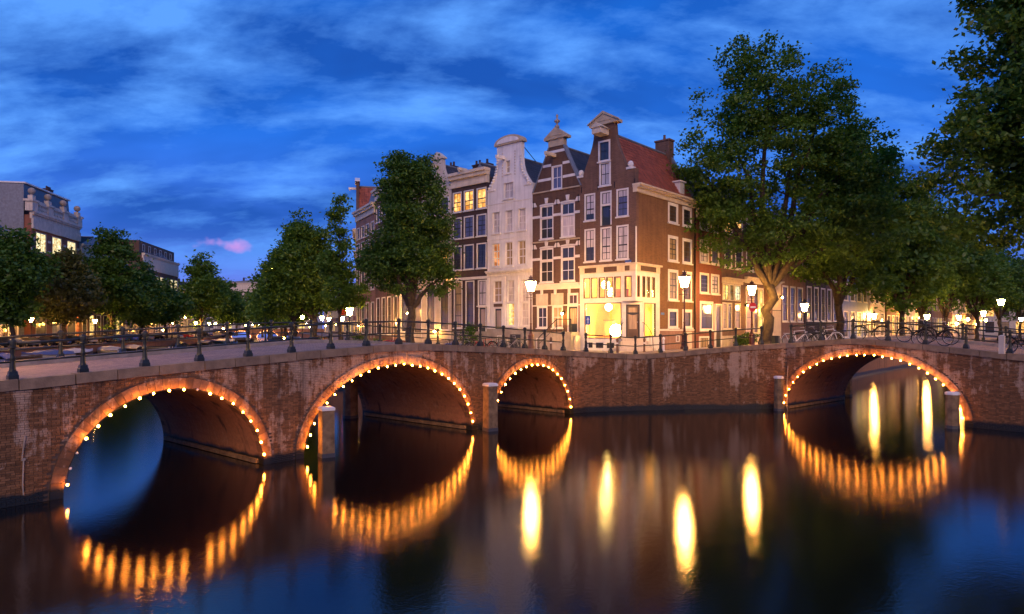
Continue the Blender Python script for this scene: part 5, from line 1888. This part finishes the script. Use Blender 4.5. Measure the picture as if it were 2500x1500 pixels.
# ------------------------------------------------------------------ street lamps
def make_lamp(loc, label, m='iron_green', glow='lantern_glow', H=4.0):
    root = thing('street_lamp', label, 'street lamp', loc)
    k = H / 4.0
    MB().lathe([(.24, 0), (.24, .12), (.19, .2), (.17, .75), (.2, .82), (.13, .9), (.11, 1.0)], 8).build('base', m, root)
    MB().lathe([(.075, 1.0), (.06, 1.5), (.085, 1.55), (.055, 1.6), (.042, 3.0), (.06, 3.05), (.035, 3.1), (.03, 3.5)], 8).tube([(-.32, 0, 3.2), (.32, 0, 3.2)], .018, 5).build('post', m, root, smooth=True)
    for sx in (-1, 1):
        MB().tube([(0, 0, 3.3), (sx * .08, 0, 3.42), (sx * .15, 0, 3.6)], .014, 5).build('bracket', m, root)
    b, t, z0, z1 = .175, .335, 3.60, 4.20
    MB().lathe([(b, z0), (t, z1)], 6).build('lantern_glass', glow, root)
    fm = MB()
    for i in range(6):
        a = 2 * math.pi * i / 6
        fm.tube([(b * 1.03 * math.cos(a), b * 1.03 * math.sin(a), z0), (t * 1.03 * math.cos(a), t * 1.03 * math.sin(a), z1)], .012, 4)
    fm.lathe([(.06, z0 - .1), (b * 1.05, z0 - .03), (b * 1.05, z0)], 6)
    fm.build('lantern_frame', m, root)
    MB().lathe([(t * 1.08, z1), (t * 1.08, z1 + .03), (.16, z1 + .16), (.09, z1 + .2), (.11, z1 + .25), (.05, z1 + .32), (.02, z1 + .42)], 6).build('lantern_roof', m, root)
    cr = MB()
    for i in range(6):
        a = 2 * math.pi * i / 6 + .26
        cr.prism([(-.04, 0), (.04, 0), (0, .1)], -.006, .006) if False else cr.box(.12 * math.cos(a) - .012, .12 * math.cos(a) + .012, .12 * math.sin(a) - .012, .12 * math.sin(a) + .012, z1 + .2, z1 + .32)
    cr.build('crown_ornament', m, root)
    return root


lamp0 = make_lamp((1.19, 42.3, 3.18), 'copper-coloured street lamp before the white and banded houses', 'lamp_copper')
LAMPS = [((at(1671, 39.2), 39.2, 3.24), 'tall red-brown street lamp beside the corner house wall', 'lamp_red'),
         ((16.6, 46.5, 3.15), 'red-brown street lamp carrying the no entry sign', 'lamp_red'),
         ((at(1964, 54), 54, 2.2), 'street lamp before the black brick house', None),
         ((at(2134, 84), 84, 2.0), 'street lamp before the blue house on the side canal', None),
         ((at(2263, 91), 91, 2.0), 'street lamp right of the leaning elm on the side canal', None),
         ((at(2341, 96), 96, 2.0), 'street lamp above the blue container on the right', None),
         ((at(2401, 84), 84, 2.3), 'slim street lamp near the right edge over the bridge rail', None),
         ((at(2444, 70), 70, 3.2), 'high street lamp before the yellow houses far right', None),
         ((at(2493, 120), 120, 2.0), 'street lamp at the extreme right edge', None),
         ((at(853, 56), 56, 1.9), 'street lamp left of the end house of the row', None),
         ((at(738, 88), 88, 2.0), 'street lamp before the broad elm on the right quay', None),
         ((at(76, 99), 99, LZ), 'street lamp by the dark cars on the far left', None),
         ((at(232, 121), 121, LZ), 'street lamp before the low brown house on the left bank', None),
         ((at(478, 178), 178, LZ), 'street lamp left of the lone pointed elm', None),
         ((at(511, 194), 194, LZ), 'street lamp right of the lone pointed elm', None),
         ((at(526, 204), 204, LZ), 'second street lamp right of the lone pointed elm', None),
         ((at(420, 158), 158, LZ), 'street lamp under the low dark trees on the left bank', None),
         ((at(564, 232), 232, LZ), 'small far street lamp on the left bank', None),
         ((at(617, 240), 240, LZ), 'far street lamp left of the little lit bridge', None),
         ((at(633, 262), 262, LZ), 'farthest street lamp above the little lit bridge', None),
         ((at(786, 104), 104, 2.0), 'street lamp right of the trunk of the broad elm', None),
         ((at(803, 120), 120, 2.0), 'street lamp among cars on the right quay', None),
         ((at(836, 112), 112, 2.0), 'street lamp by the slender young elm', None),
         ((at(760, 140), 140, 2.0), 'small street lamp far on the right quay', None),
         ((at(712, 190), 190, 2.0), 'small street lamp over the far lit bridge', None),
         (locA(-2.6, 6.2, zA(-2.6) + .1), 'assumed unseen street lamp at the left end of the three-arched bridge', None),  # left bridge-end lamp is assumed, set out of view to warm the deck
         (locB(15.0, 6.6, zB(15) + .1), 'added unseen street lamp at the right end of the single-arched bridge', None)]  # right bridge-end lamp is added out of view for its light
LO = []
for p, lab, sw in LAMPS:
    LO.append(dup(lamp0, p, random.uniform(0, 1), lab, None, {'lamp_copper': sw or 'iron_green'}))
for o in [lamp0] + LO:
    o['group'] = 'crowned street lamps on the quays'
    o['category'] = 'street lamp'

# tall suspended light over the right quay
t = thing('mast_light', 'orange light on a tall mast beside the quay trees', 'street light', (-24.6, 67, 2.0))
MB().lathe([(.09, 0), (.05, 8.4)], 8).tube([(0, 0, 8.3), (.4, 0, 8.6), (.7, 0, 8.5)], .03, 5).build('mast', 'iron_green', t)
MB().ball((.7, 0, 8.38), .13, 8).build('globe', 'sconce_glow', t)


def sconce(label, p, rz=0, r=.085):
    t = thing('wall_lantern', label, 'wall lamp', p, rz)
    MB().box(-.04, .04, .0, .25, -.05, .2).tube([(0, .2, .12), (0, 0, .2), (0, 0, r)], .015, 5).build('bracket', 'iron_black', t)
    MB().ball((0, 0, 0), r, 8).build('globe', 'sconce_glow', t)


def fp(t_, y, z):
    q = kp(t_, -y)
    return (q[0], q[1], z)


def sp_(r_, y, z):
    return (K[0] + E2[0] * r_ + .749 * y, K[1] + E2[1] * r_ - .662 * y, z)


sconce('warm globe lamp on the banded brown house beside its window', fp(5.6, .3, 5.45), ANG1)
sconce('globe lamp on the wall behind the tall elm trunk', fp(22.0, .3, 5.7), ANG1)
sconce('low bright globe lamp on the wall by the parked bicycles', fp(18.6, .3, 4.2), ANG1, .11)
sconce('globe lamp on the grey house at the end of the row', (FQ1[0] + .6, FQ1[1] - 1.6, 4.7), ANG3)
sconce('globe lamp over the door of the pale curved-gable house', fp(17.1, .3, 8.6), ANG1)
sconce('glaring orange lamp on the wall beside the no entry sign', sp_(20.3, .3, 5.95), ANG2, .13)
sconce('small lamp beside the dark door of the broad shop house', sp_(17.0, .3, 6.3), ANG2, .06)
sconce('lamp inside the glowing yellow arch of the pink house', sp_(24.3, .5, 7.2), ANG2, .09)
sconce('orange lamp on a house deep under the side canal trees', sp_(72, .5, 6.5), ANG2, .15)
sconce('second orange lamp deep under the side canal trees', sp_(84, .5, 6.0), ANG2, .15)
for k in range(4):
    sconce(['first', 'second', 'third', 'fourth'][k] + ' orange wall lamp of the yellow-lit far right houses, from the left', sp_(118 + 14 * k, .6, 5.2 + k % 2), ANG2, .3)
# shop and restaurant lamps along the far main canal
for k, (u, Y, z) in enumerate(((545, 175, 4.2), (553, 185, 3.6), (600, 238, 5.2), (606, 246, 4.0), (668, 300, 6.5), (712, 180, 5.2), (724, 184, 5.3), (748, 150, 5.5), (757, 152, 4.6), (795, 128, 4.8), (820, 100, 5.0), (826, 101, 5.1), (398, 128, 4.0), (452, 140, 6.6))):
    sconce(['left of two shop lamps beneath the pointed elm', 'right of two shop lamps beneath the pointed elm', 'far bank lamp left of the lit bridge', 'lower far bank lamp left of the lit bridge', 'lamp over the little lit bridge', 'left orange terrace lamp on the right quay', 'right orange terrace lamp on the right quay', 'upper white lamp left of the broad elm trunk', 'lower white lamp left of the broad elm trunk', 'lamp right of the broad elm trunk', 'left of two lamps by the slender elm', 'right of two lamps by the slender elm', 'lamp low behind the blue cars on the left bank', 'upper lamp on the left bank office block'][k], (at(u, Y), Y, z), 0, .0011 * Y)


# ------------------------------------------------------------------ small lit bridge far down the canal
t = thing('arch_bridge', 'small far bridge with lit arches closing the main canal', 'bridge', (-139, 312, 0), math.atan2(.05, 1))
zt = 3.6
mb = MB()
arcs = [(13, 4.4, 2.9), (25, 4.8, 3.0), (37, 4.4, 2.9)]
ss = sorted(set([i * .8 for i in range(80)] + [round(c - a * math.cos(math.pi * k / 20), 3) for c, a, b in arcs for k in range(21)]))
for a, b in zip(ss, ss[1:]):
    za, zb = arch_z(arcs, a + 1e-3), arch_z(arcs, b - 1e-3)
    mb.quad((a, 0, za if za else -1), (b, 0, zb if zb else -1), (b, 0, zt), (a, 0, zt))
mb.box(0, 63, 0, 6, zt - .02, zt + .3)
mb.build('wall', 'vault_brick', t)
for c, a, b in arcs:
    for k in range(17):
        th = math.pi * (k + .5) / 17
        obj('bulb', bpy.data.meshes.get('far_bulb') or MB().ball((0, 0, 0), .12, 6).mesh('far_bulb', 'bulb_far'), t, (c - a * math.cos(th), -.2, b * math.sin(th)))


# ------------------------------------------------------------------ bicycles
def make_bike(loc, rz, label, m='iron_black'):
    root = thing('bicycle', label, 'bicycle', loc, rz, 'bicycles leaned on the railings')
    R_ = .345
    for x in (0, 1.08):
        wb = MB().tube([(x + R_ * math.cos(2 * math.pi * k / 20), 0, R_ + R_ * math.sin(2 * math.pi * k / 20)) for k in range(21)], .02, 5, 0, False)
        wo = wb.build('wheel', 'rubber', root)
        rim = MB().tube([(x + (R_ - .03) * math.cos(2 * math.pi * k / 20), 0, R_ + (R_ - .03) * math.sin(2 * math.pi * k / 20)) for k in range(21)], .009, 4, 0, False)
        for k in range(8):
            a = math.pi * 2 * k / 8
            rim.tube([(x, 0, R_), (x + (R_ - .03) * math.cos(a), 0, R_ + (R_ - .03) * math.sin(a))], .0035, 3)
        rim.build('rim', 'chrome', wo)
        MB().tube([(x + (R_ + .035) * math.cos(a), 0, R_ + (R_ + .035) * math.sin(a)) for a in [math.pi * (.05 + .9 * k / 8) for k in range(9)]], .02, 4).build('mudguard', m, root)
    fr = MB()
    bb, st_, hd, hd2, ra, fa = (.44, 0, .29), (.30, 0, .86), (.88, 0, .92), (.91, 0, .78), (0, 0, R_), (1.08, 0, R_)
    for a, b, r in ((bb, st_, .018), (bb, hd2, .02), (st_, hd, .017), (ra, bb, .012), (ra, (.32, 0, .78), .011), (hd, fa, .016)):
        fr.tube([a, b], r, 6)
    fr.build('frame', m, root)
    MB().tube([hd, (.85, 0, 1.06), (.83, -.12, 1.1), (.66, -.27, 1.06)], .012, 5).tube([(.85, 0, 1.06), (.83, .12, 1.1), (.66, .27, 1.06)], .012, 5).build('handlebar', 'chrome', root)
    MB().prism([(.12, .93), (.40, .95), (.42, .98), (.12, 1.0)], -.07, .07).tube([st_, (.28, 0, .94)], .014, 5).build('saddle', 'saddle_brown', root)
    MB().box(-.28, .22, -.07, .07, .73, .75).tube([(-.2, .06, .74), (0, .06, R_)], .007, 4).tube([(-.2, -.06, .74), (0, -.06, R_)], .007, 4).build('rear_rack', m, root)
    MB().lathe([(.09, -.006), (.09, .006)], 10, 0, 0).mesh('chainring', 'chrome')
    MB().tube([(.44, -.06, .29), (.55, -.08, .18)], .01, 4).tube([(.44, .06, .29), (.33, .08, .4)], .01, 4).build('crank', 'chrome', root)
    MB().ball((.99, 0, .82), .05, 6).build('head_lamp', 'chrome', root)
    return root


def bikeB(s_, y, flip=False):
    p = locB(s_, y, zB(s_) - .02)
    return p, ANG_B + (math.pi if flip else 0) + random.uniform(-.06, .06)


p, a = bikeB(5.6, 1.0)
bike0 = make_bike(p, a, 'dark bicycle leaning on the single-arched bridge rail left of the crossed wheels')
BK = [(bikeB(6.6, .75), 'bicycle with front wheel crossing another behind the bridge rail'), (bikeB(7.35, 1.05, True), 'bicycle whose wheel stands before the blue container'), (bikeB(4.6, .9, True), 'bicycle with front basket near the crown of the single-arched bridge'),
      (bikeB(9.9, .8), 'bicycle at the right part of the bridge rail beside the pale post'), (bikeB(11.4, .9, True), 'bicycle with red bag at the right edge of the bridge')]
for (p, a), lab in BK:
    dup(bike0, p, a, lab)
for k, (u, Y, z, rz, lab) in enumerate(((1925, 39.4, 3.42, ANG_B + .3, 'pale bicycle parked before the big elm trunk, leftmost of two'), (1950, 39.2, 3.46, ANG_B + .1, 'bicycle parked close against the pale bicycle by the elm'), (1975, 39.8, 3.46, ANG_B + .2, 'bicycle with pink details left of the railing post'),
                                        (2000, 39.6, 3.5, ANG_B - .1, 'white bicycle right of the pink-detailed bicycle'))):
    dup(bike0, (at(u, Y), Y, z), rz, lab, None, {'iron_black': 'sign_white'} if k in (0, 3) else None)
for k in range(7):
    p = kp(9.0 + 1.15 * k, -2.6 + .15 * (k % 2))
    dup(bike0, (p[0], p[1], 2.86 - .06 * k), ANG1 + .5 + random.uniform(-.3, .3), ['first', 'second', 'third', 'fourth', 'fifth', 'sixth', 'seventh'][k] + ' bicycle from the right in the row before the dark house', None, {'iron_black': ('chrome', 'iron_black', 'flag_red', 'iron_black', 'chrome', 'sign_blue', 'iron_black')[k]})
# iron fence behind those bicycles
fr_ = thing('cycle_rack', 'low iron rack behind the bicycles before the dark house', 'rack', (*kp(17.5, -2.0), 2.35), ANG1)
for k in range(8):
    MB().tube([(1.25 * k, 0, 0), (1.25 * k, 0, 1.15 + .05 * k)], .03, 6).build('post', 'iron_green', fr_)
MB().tube([(0, 0, 1.12), (8.75, 0, 1.48)], .025, 6).tube([(0, 0, .6), (8.75, 0, .95)], .02, 6).build('rail', 'iron_green', fr_)

# ------------------------------------------------------------------ signs, boxes, small things
t = thing('one_way_sign', 'blue one way sign with white arrow on a pole before the shop window', 'sign', (at(1435.5, 40.2), 40.2, 3.0), -.05)
MB().tube([(0, .02, 0), (0, .02, 2.2)], .025, 6).build('pole', 'sign_white', t)
MB().box(-.15, .15, -.012, .0, 1.66, 2.2).build('plate', 'sign_blue', t)
MB().prism([(-.022, 1.74), (.022, 1.74), (.022, 1.95), (.085, 1.95), (0, 2.12), (-.085, 1.95), (-.022, 1.95)], -.018, -.013).build('arrow', 'sign_white', t)
t = thing('no_entry_sign', 'round red no entry sign with white bar on the lamp post', 'sign', (16.6, 46.3, 3.15), .35)
MB().lathe([(.32, -.012), (.32, .012)], 24).mesh('x', 'sign_red')
ds = MB()
ds.prism([(.32 * math.cos(2 * math.pi * k / 28), 2.75 + .32 * math.sin(2 * math.pi * k / 28)) for k in range(28)], -.02, .0)
ds.build('disc', 'sign_red', t)
MB().box(-.22, .22, -.028, -.021, 2.69, 2.81).build('bar', 'sign_white', t)
MB().box(-.03, .03, .0, .15, 2.6, 2.9).build('clamp', 'iron_green', t)
t = thing('utility_box', 'pale utility cabinet with black scribble beside the shop', 'cabinet', fp(4.6, .45, 2.95), ANG1)
MB().box(-.45, .45, -.25, .25, 0, .95).box(-.48, .48, -.28, .28, .95, 1.0).build('cabinet', 'cream_paint', t)
rg = random.Random(4)
pts = [(-.18 + .36 * k / 22, -.256, .45 + .16 * math.sin(k * 1.9) + rg.uniform(-.04, .04)) for k in range(23)]
MB().tube(pts, .010, 4).build('scribble', 'iron_black', t)
t = thing('bollard', 'square pale stone bollard by the right end of the bridge rail', 'bollard', (at(2446, 28.6), 28.6, 3.38), ANG_B)
MB().box(-.10, .10, -.10, .10, 0, .72).build('shaft', 'pale_stone', t)
MB().lathe([(.145, .72), (.145, .76), (.05, .80)], 4, 0, 0, 0, math.pi / 4).build('cap', 'pale_stone', t)
for k, (u, Y, z, lab) in enumerate(((1283, 37.6, 3.12, 'reddish bollard left of the copper lamp base'), (1345, 38.2, 3.05, 'reddish bollard right of the copper lamp base'), (1507, 39.0, 3.0, 'reddish bollard left of the shop steps'), (1573, 39.5, 3.0, 'reddish bollard right of the shop steps'), (1620, 39.6, 3.05, 'pale bollard near the tall red lamp'))):
    t = thing('bollard', lab, 'bollard', (at(u, Y), Y, z))
    MB().lathe([(.10, 0), (.10, .08), (.065, .12), (.055, .7), (.08, .74), (.08, .8), (.03, .9)], 8).build('shaft', 'lamp_copper' if k < 4 else 'sign_white', t)
    MB().lathe([(.062, .55), (.062, .62)], 8).build('band', 'sign_white', t)
t = thing('hanging_banner', 'red banner hanging on the end house of the row', 'banner', (FQ1[0] - .75, FQ1[1] - .1, 5.6), ANG3)
MB().tube([(0, 0, 3.2), (0, -.9, 3.2)], .03, 5).build('pole', 'iron_black', t)
MB().box(-.015, .015, -.85, -.1, .2, 3.15).build('cloth', 'flag_red', t)


def shrub(label, loc, R_, H, seed, mat='leaf_dark', pot=True):
    rng = np.random.default_rng(seed)
    root = thing('shrub', label, 'shrub', loc)
    if pot:
        MB().lathe([(.2, 0), (.28, .45), (.3, .47)], 10).build('pot', 'lamp_copper', root)
    cs = [(rng.normal(0, R_ * .45), rng.normal(0, R_ * .45), rng.uniform(.35, H)) for _ in range(34)]
    st_ = MB()
    for c in cs[::4]:
        st_.tube([(0, 0, .3), c], .015, 4)
    st_.build('stem', 'bark', root)
    leaf_cloud('foliage', cs, 26, .16, .085, mat, rng, root)


shrub('dark green shrub before the door of the dark house', fp(13.4, 1.2, 2.55), .85, 2.2, 1)
shrub('round green bush before the grey house at the end of the row', (FQ1[0] + 1.4, FQ1[1] - 4.5, 2.0), 1.2, 2.2, 2, 'leaf_elm')
shrub('clipped hedge plant before the brown cornice house', (FQ0[0] - 1.6, FQ0[1] + .2, 2.0), .9, 1.5, 3, 'leaf_elm')
shrub('flower tub beside the brown lit shop house', sp_(15.6, 1.0, 2.75), .5, 1.2, 4, 'leaf_elm')
shrub('pot plant on the stoop of the broad shop house', sp_(13.6, 1.2, 2.8), .4, 1.0, 5, 'leaf_dark')
t = thing('waste_bin', 'dark green street bin left of the lamp with no entry sign', 'bin', sp_(16.5, 2.6, 2.75), ANG2)
MB().lathe([(.42, 0), (.45, .1), (.45, 1.0), (.4, 1.1)], 10).build('drum', 'door_dark', t)
MB().lathe([(.47, 1.0), (.47, 1.06)], 10).build('rim', 'iron_black', t)
t = thing('skip_container', 'blue container on the quay behind the bicycles', 'container', (at(2275, 46), 46, 2.35), ANG2 + .3)
MB().hexa([(-1.6, -.8, 0), (1.6, -.8, 0), (1.6, .8, 0), (-1.6, .8, 0), (-1.9, -.9, 1.35), (1.9, -.9, 1.35), (1.9, .9, 1.35), (-1.9, .9, 1.35)]).build('tub', 'sign_blue', t)
MB().box(-1.95, 1.95, -.95, .95, 1.35, 1.45).build('lid', 'tarp_blue', t)


# ------------------------------------------------------------------ cars
def car_mat(name, c):
    m, nt, b, out = newmat(name)
    b.inputs['Base Color'].default_value = (*c, 1)
    b.inputs['Roughness'].default_value = .3
    b.inputs['Coat Weight'].default_value = 1.0
    b.inputs['Metallic'].default_value = .2


for n_, c in (('car_black', (.012, .012, .014)), ('car_blue', (.05, .18, .55)), ('car_red', (.40, .02, .025)), ('car_grey', (.30, .30, .31)), ('car_white', (.55, .55, .55))):
    car_mat(n_, c)


def make_car(loc, rz, label, m='car_black'):
    root = thing('parked_car', label, 'car', loc, rz, 'cars parked along the quays')
    sec = [(-2.05, .42, .72, .80), (-1.98, .30, .86, .84), (-1.5, .24, .95, .87), (-.9, .22, .98, .88), (.9, .22, .96, .88), (1.6, .24, .86, .86), (2.0, .32, .74, .80), (2.1, .42, .62, .74)]
    vs, fs = [], []
    for x, z0, z1, hw in sec:
        vs += [(x, -hw * .92, z0), (x, hw * .92, z0), (x, hw, (z0 + z1) * .55), (x, hw * .93, z1), (x, -hw * .93, z1), (x, -hw, (z0 + z1) * .55)]
    for i in range(len(sec) - 1):
        for k in range(6):
            fs.append((i * 6 + k, i * 6 + (k + 1) % 6, (i + 1) * 6 + (k + 1) % 6, (i + 1) * 6 + k))
    fs += [tuple(range(6)), tuple(range(len(sec) * 6 - 1, len(sec) * 6 - 7, -1))]
    MB().add(vs, fs).build('body', m, root)
    cab = [(-1.75, .93, .93, .78), (-1.25, .94, 1.38, .66), (-.2, .95, 1.46, .66), (.45, .95, 1.38, .65), (1.15, .93, .94, .76)]
    mb = MB()
    for (x0, a0, t0_, h0), (x1, a1, t1_, h1) in zip(cab, cab[1:]):
        for sy in (-1, 1):
            mb.quad((x0, sy * .80, a0), (x1, sy * .80, a1), (x1, sy * h1, t1_ - .06), (x0, sy * h0, t0_ - .06 if t0_ > 1 else t0_))
        if t0_ < 1 or t1_ < 1:
            mb.quad((x0, -h0, t0_), (x1, -h1, t1_), (x1, h1, t1_), (x0, h0, t0_))
    mb.build('glazing', 'pane_dark', root)
    rf = MB()
    for (x0, a0, t0_, h0), (x1, a1, t1_, h1) in zip(cab[1:-1], cab[2:-1]):
        rf.hexa([(x0, -h0 - .02, t0_ - .06), (x1, -h1 - .02, t1_ - .06), (x1, h1 + .02, t1_ - .06), (x0, h0 + .02, t0_ - .06), (x0, -h0 + .08, t0_ + .02), (x1, -h1 + .08, t1_ + .02), (x1, h1 - .08, t1_ + .02), (x0, h0 - .08, t0_ + .02)])
    rf.build('roof', m, root)
    for x in (-1.3, 1.3):
        for sy in (-1, 1):
            w_ = MB()
            w_.prism([(x + .31 * math.cos(2 * math.pi * k / 14), .31 + .31 * math.sin(2 * math.pi * k / 14)) for k in range(14)], sy * .70 if sy > 0 else -.90, .90 if sy > 0 else -.70)
            wo = w_.build('wheel', 'rubber', root)
            MB().prism([(x + .2 * math.cos(2 * math.pi * k / 10), .31 + .2 * math.sin(2 * math.pi * k / 10)) for k in range(10)], sy * .905 - .004, sy * .905 + .004).build('hub_cap', 'chrome', wo)
    for sy in (-1, 1):
        MB().box(-2.07, -1.95, sy * .62 - .13, sy * .62 + .13, .62, .76).build('tail_light', 'sign_red', root)
        MB().box(1.98, 2.09, sy * .58 - .14, sy * .58 + .14, .56, .66).build('headlight', 'sign_white', root)
    MB().box(-2.085, -2.06, -.26, .26, .44, .54).build('number_plate', 'lit_plate' if 'lit_plate' in M else 'interior_cream', root)
    return root


def bank_y(u, c):
    return c / ((1250 - u) / 1640 - .17)


car0 = make_car((at(112, 105), 105, LZ), LANG + 1.2, 'black car nearest the left edge with its tail to the canal')
CARS = [(165, 88, LANG + 1.25, 'car_black', 'black car just right of the lamp on the far left'), (20, 80, LANG + 1.2, 'car_black', 'dark car cut by the left edge of the picture'), (275, 106, LANG + 1.25, 'car_blue', 'blue car before the tall pointed elm trunk'), (310, 112, LANG + 1.2, 'car_blue', 'dark blue car right of the pointed elm trunk'),
        (350, 121, LANG + 1.25, 'car_grey', 'silver car right of the two blue cars'), (385, 128, LANG + 1.2, 'car_black', 'black car behind the small white rowing boat'), (450, 147, LANG + 1.25, 'car_red', 'red car on the left bank under the trees'), (425, 140, LANG + 1.2, 'car_grey', 'grey car left of the red car'),
        (500, 168, LANG + 1.2, 'car_black', 'dark car left of the far boats'), (560, 205, LANG + 1.2, 'car_black', 'farthest dark car on the left bank')]
CARS += [(60, 0, LANG + 1.22, 'car_grey', 'grey car between the two black cars at the far left'), (138, 0, LANG + 1.2, 'car_blue', 'blue car squeezed between the black cars by the lamp'), (205, 0, LANG + 1.25, 'car_white', 'white car left of the lamp before the low brown house'), (240, 0, LANG + 1.2, 'car_black', 'black car under the lamp before the low brown house'),
         (472, 0, LANG + 1.2, 'car_white', 'white car right of the red car'), (530, 0, LANG + 1.25, 'car_grey', 'grey car near the lone pointed elm'), (328, 0, LANG + 1.22, 'car_white', 'white car between the dark blue and silver cars')]
for u, Y, a, m_, lab in CARS:
    Y = bank_y(u, 55.0)
    dup(car0, (at(u, Y), Y, LZ), a, lab, None, {'car_black': m_})
dup(car0, (-9.3, 51.6, 2.08), math.atan2(E1[1], E1[0]), 'red car on the right quay, only its roof above the bridge', None, {'car_black': 'car_red'})
for k, (u, Y, m_) in enumerate(((705, 80, 'car_grey'), (745, 76, 'car_white'), (800, 64, 'car_black'))):
    dup(car0, (at(u, Y) - 1.2, Y, 2.0), math.atan2(.98, -.2), ['grey car on the right quay left of the lamp', 'white car beneath the lamp on the right quay', 'black car left of the slender elm'][k], None, {'car_black': m_})


# ------------------------------------------------------------------ boats
def make_boat(loc, rz, label, L_=6.0, hull='sign_white', cover='tarp_white', name='moored_boat'):
    root = thing(name, label, 'boat', loc, rz, 'small boats moored along the left bank')
    n = 10
    vs, fs = [], []
    for i in range(n + 1):
        t = i / n
        x = (t - .5) * L_
        w_ = 1.05 * (1 - max(0, (t - .45) / .55) ** 2.2) * (.86 + .14 * min(1, t * 4)) + .02
        zt_ = .55 + .35 * max(0, (t - .4)) ** 2 * 2.0
        vs += [(x, -w_, zt_), (x, -w_ * .82, .1), (x, 0, -.15), (x, w_ * .82, .1), (x, w_, zt_)]
    for i in range(n):
        for k in range(4):
            fs.append((i * 5 + k, i * 5 + k + 1, (i + 1) * 5 + k + 1, (i + 1) * 5 + k))
    fs.append((0, 1, 2, 3, 4))
    MB().add(vs, fs).build('hull', hull, root, smooth=True)
    gu = MB()
    for sgn in (0, 4):
        gu.tube([vs[i * 5 + sgn] for i in range(n + 1)], .05, 5)
    gu.build('gunwale', 'door_brown', root)
    if cover:
        v2, f2 = [], []
        for i in range(n + 1):
            a, b = vs[i * 5], vs[i * 5 + 4]
            hgt = .45 * math.sin(math.pi * min(1, .1 + i / n)) + .05 * math.sin(i * 2.1)
            v2 += [(a[0], a[1] * .97, a[2] + .02), (a[0], a[1] * .5, a[2] + .25 + hgt * .7), (a[0], 0, a[2] + .3 + hgt), (a[0], b[1] * .5, a[2] + .25 + hgt * .7), (a[0], b[1] * .97, a[2] + .02)]
        for i in range(n):
            for k in range(4):
                f2.append((i * 5 + k, i * 5 + k + 1, (i + 1) * 5 + k + 1, (i + 1) * 5 + k))
        MB().add(v2, f2).build('cover', cover, root)
    else:
        MB().box(-.6, -.25, -.95, .95, .35, .4).box(.9, 1.2, -.85, .85, .38, .43).build('thwart', 'timber', root)
        MB().slab([(-L_ * .48, -.7), (L_ * .2, -.75), (L_ * .38, 0), (L_ * .2, .75), (-L_ * .48, .7)], .12, .16).build('floor_boards', 'timber', root)
    MB().box(-L_ / 2 - .3, -L_ / 2, -.12, .12, .2, .95).build('outboard_motor', 'tarp_dark', root)
    return root


boat0 = make_boat((at(115, bank_y(115, 50.4)), bank_y(115, 50.4), 0), LANG + math.pi - .5, 'long covered boat with pale hull and blue cover at the far left', 7.5, 'sign_white', 'tarp_blue')
make_boat((at(55, bank_y(55, 50.4)), bank_y(55, 50.4), 0), LANG - .4, 'open wooden boat catching lamp light at the left edge', 6.0, 'timber', None)
make_boat((at(10, bank_y(10, 50.4)), bank_y(10, 50.4), 0), LANG + .2, 'blue covered boat cut by the left edge', 6.0, 'tarp_blue', 'tarp_blue')
make_boat((at(190, bank_y(190, 50.4)), bank_y(190, 50.4), 0), LANG - .3, 'brown wooden boat with pale tarpaulin beside the pale-hulled boat', 6.5, 'door_brown', 'tarp_white')
make_boat((at(262, bank_y(262, 50.4)), bank_y(262, 50.4), 0), LANG + 1.2, 'white boat under a white tarpaulin right of the lamp', 5.5, 'sign_white', 'tarp_white')
make_boat((at(322, bank_y(322, 50.4)), bank_y(322, 50.4), 0), LANG + .9, 'grey boat under a tent-shaped cover before the silver car', 5.5, 'tarp_dark', 'tarp_white')
make_boat((at(380, bank_y(380, 50.4)), bank_y(380, 50.4), 0), LANG + 1.3, 'open white rowing boat near the tall pointed elm', 6.5, 'sign_white', None)
make_boat((at(440, bank_y(440, 50.4)), bank_y(440, 50.4), 0), LANG + .5, 'dark boat among far moorings under the red car', 6.0, 'tarp_dark', 'tarp_dark')
make_boat((at(497, bank_y(497, 50.4)), bank_y(497, 50.4), 0), LANG + .8, 'dark boat with bright blue cover', 7.0, 'tarp_dark', 'tarp_blue')
make_boat((at(545, bank_y(545, 50.4)), bank_y(545, 50.4), 0), LANG + 1.0, 'blue launch with white deck far along the bank', 9.0, 'car_blue', 'tarp_white')
make_boat((at(590, bank_y(590, 50.4)), bank_y(590, 50.4), 0), LANG + 1.0, 'farthest dark boat left of the lit bridge', 9.0, 'tarp_dark', 'tarp_dark')
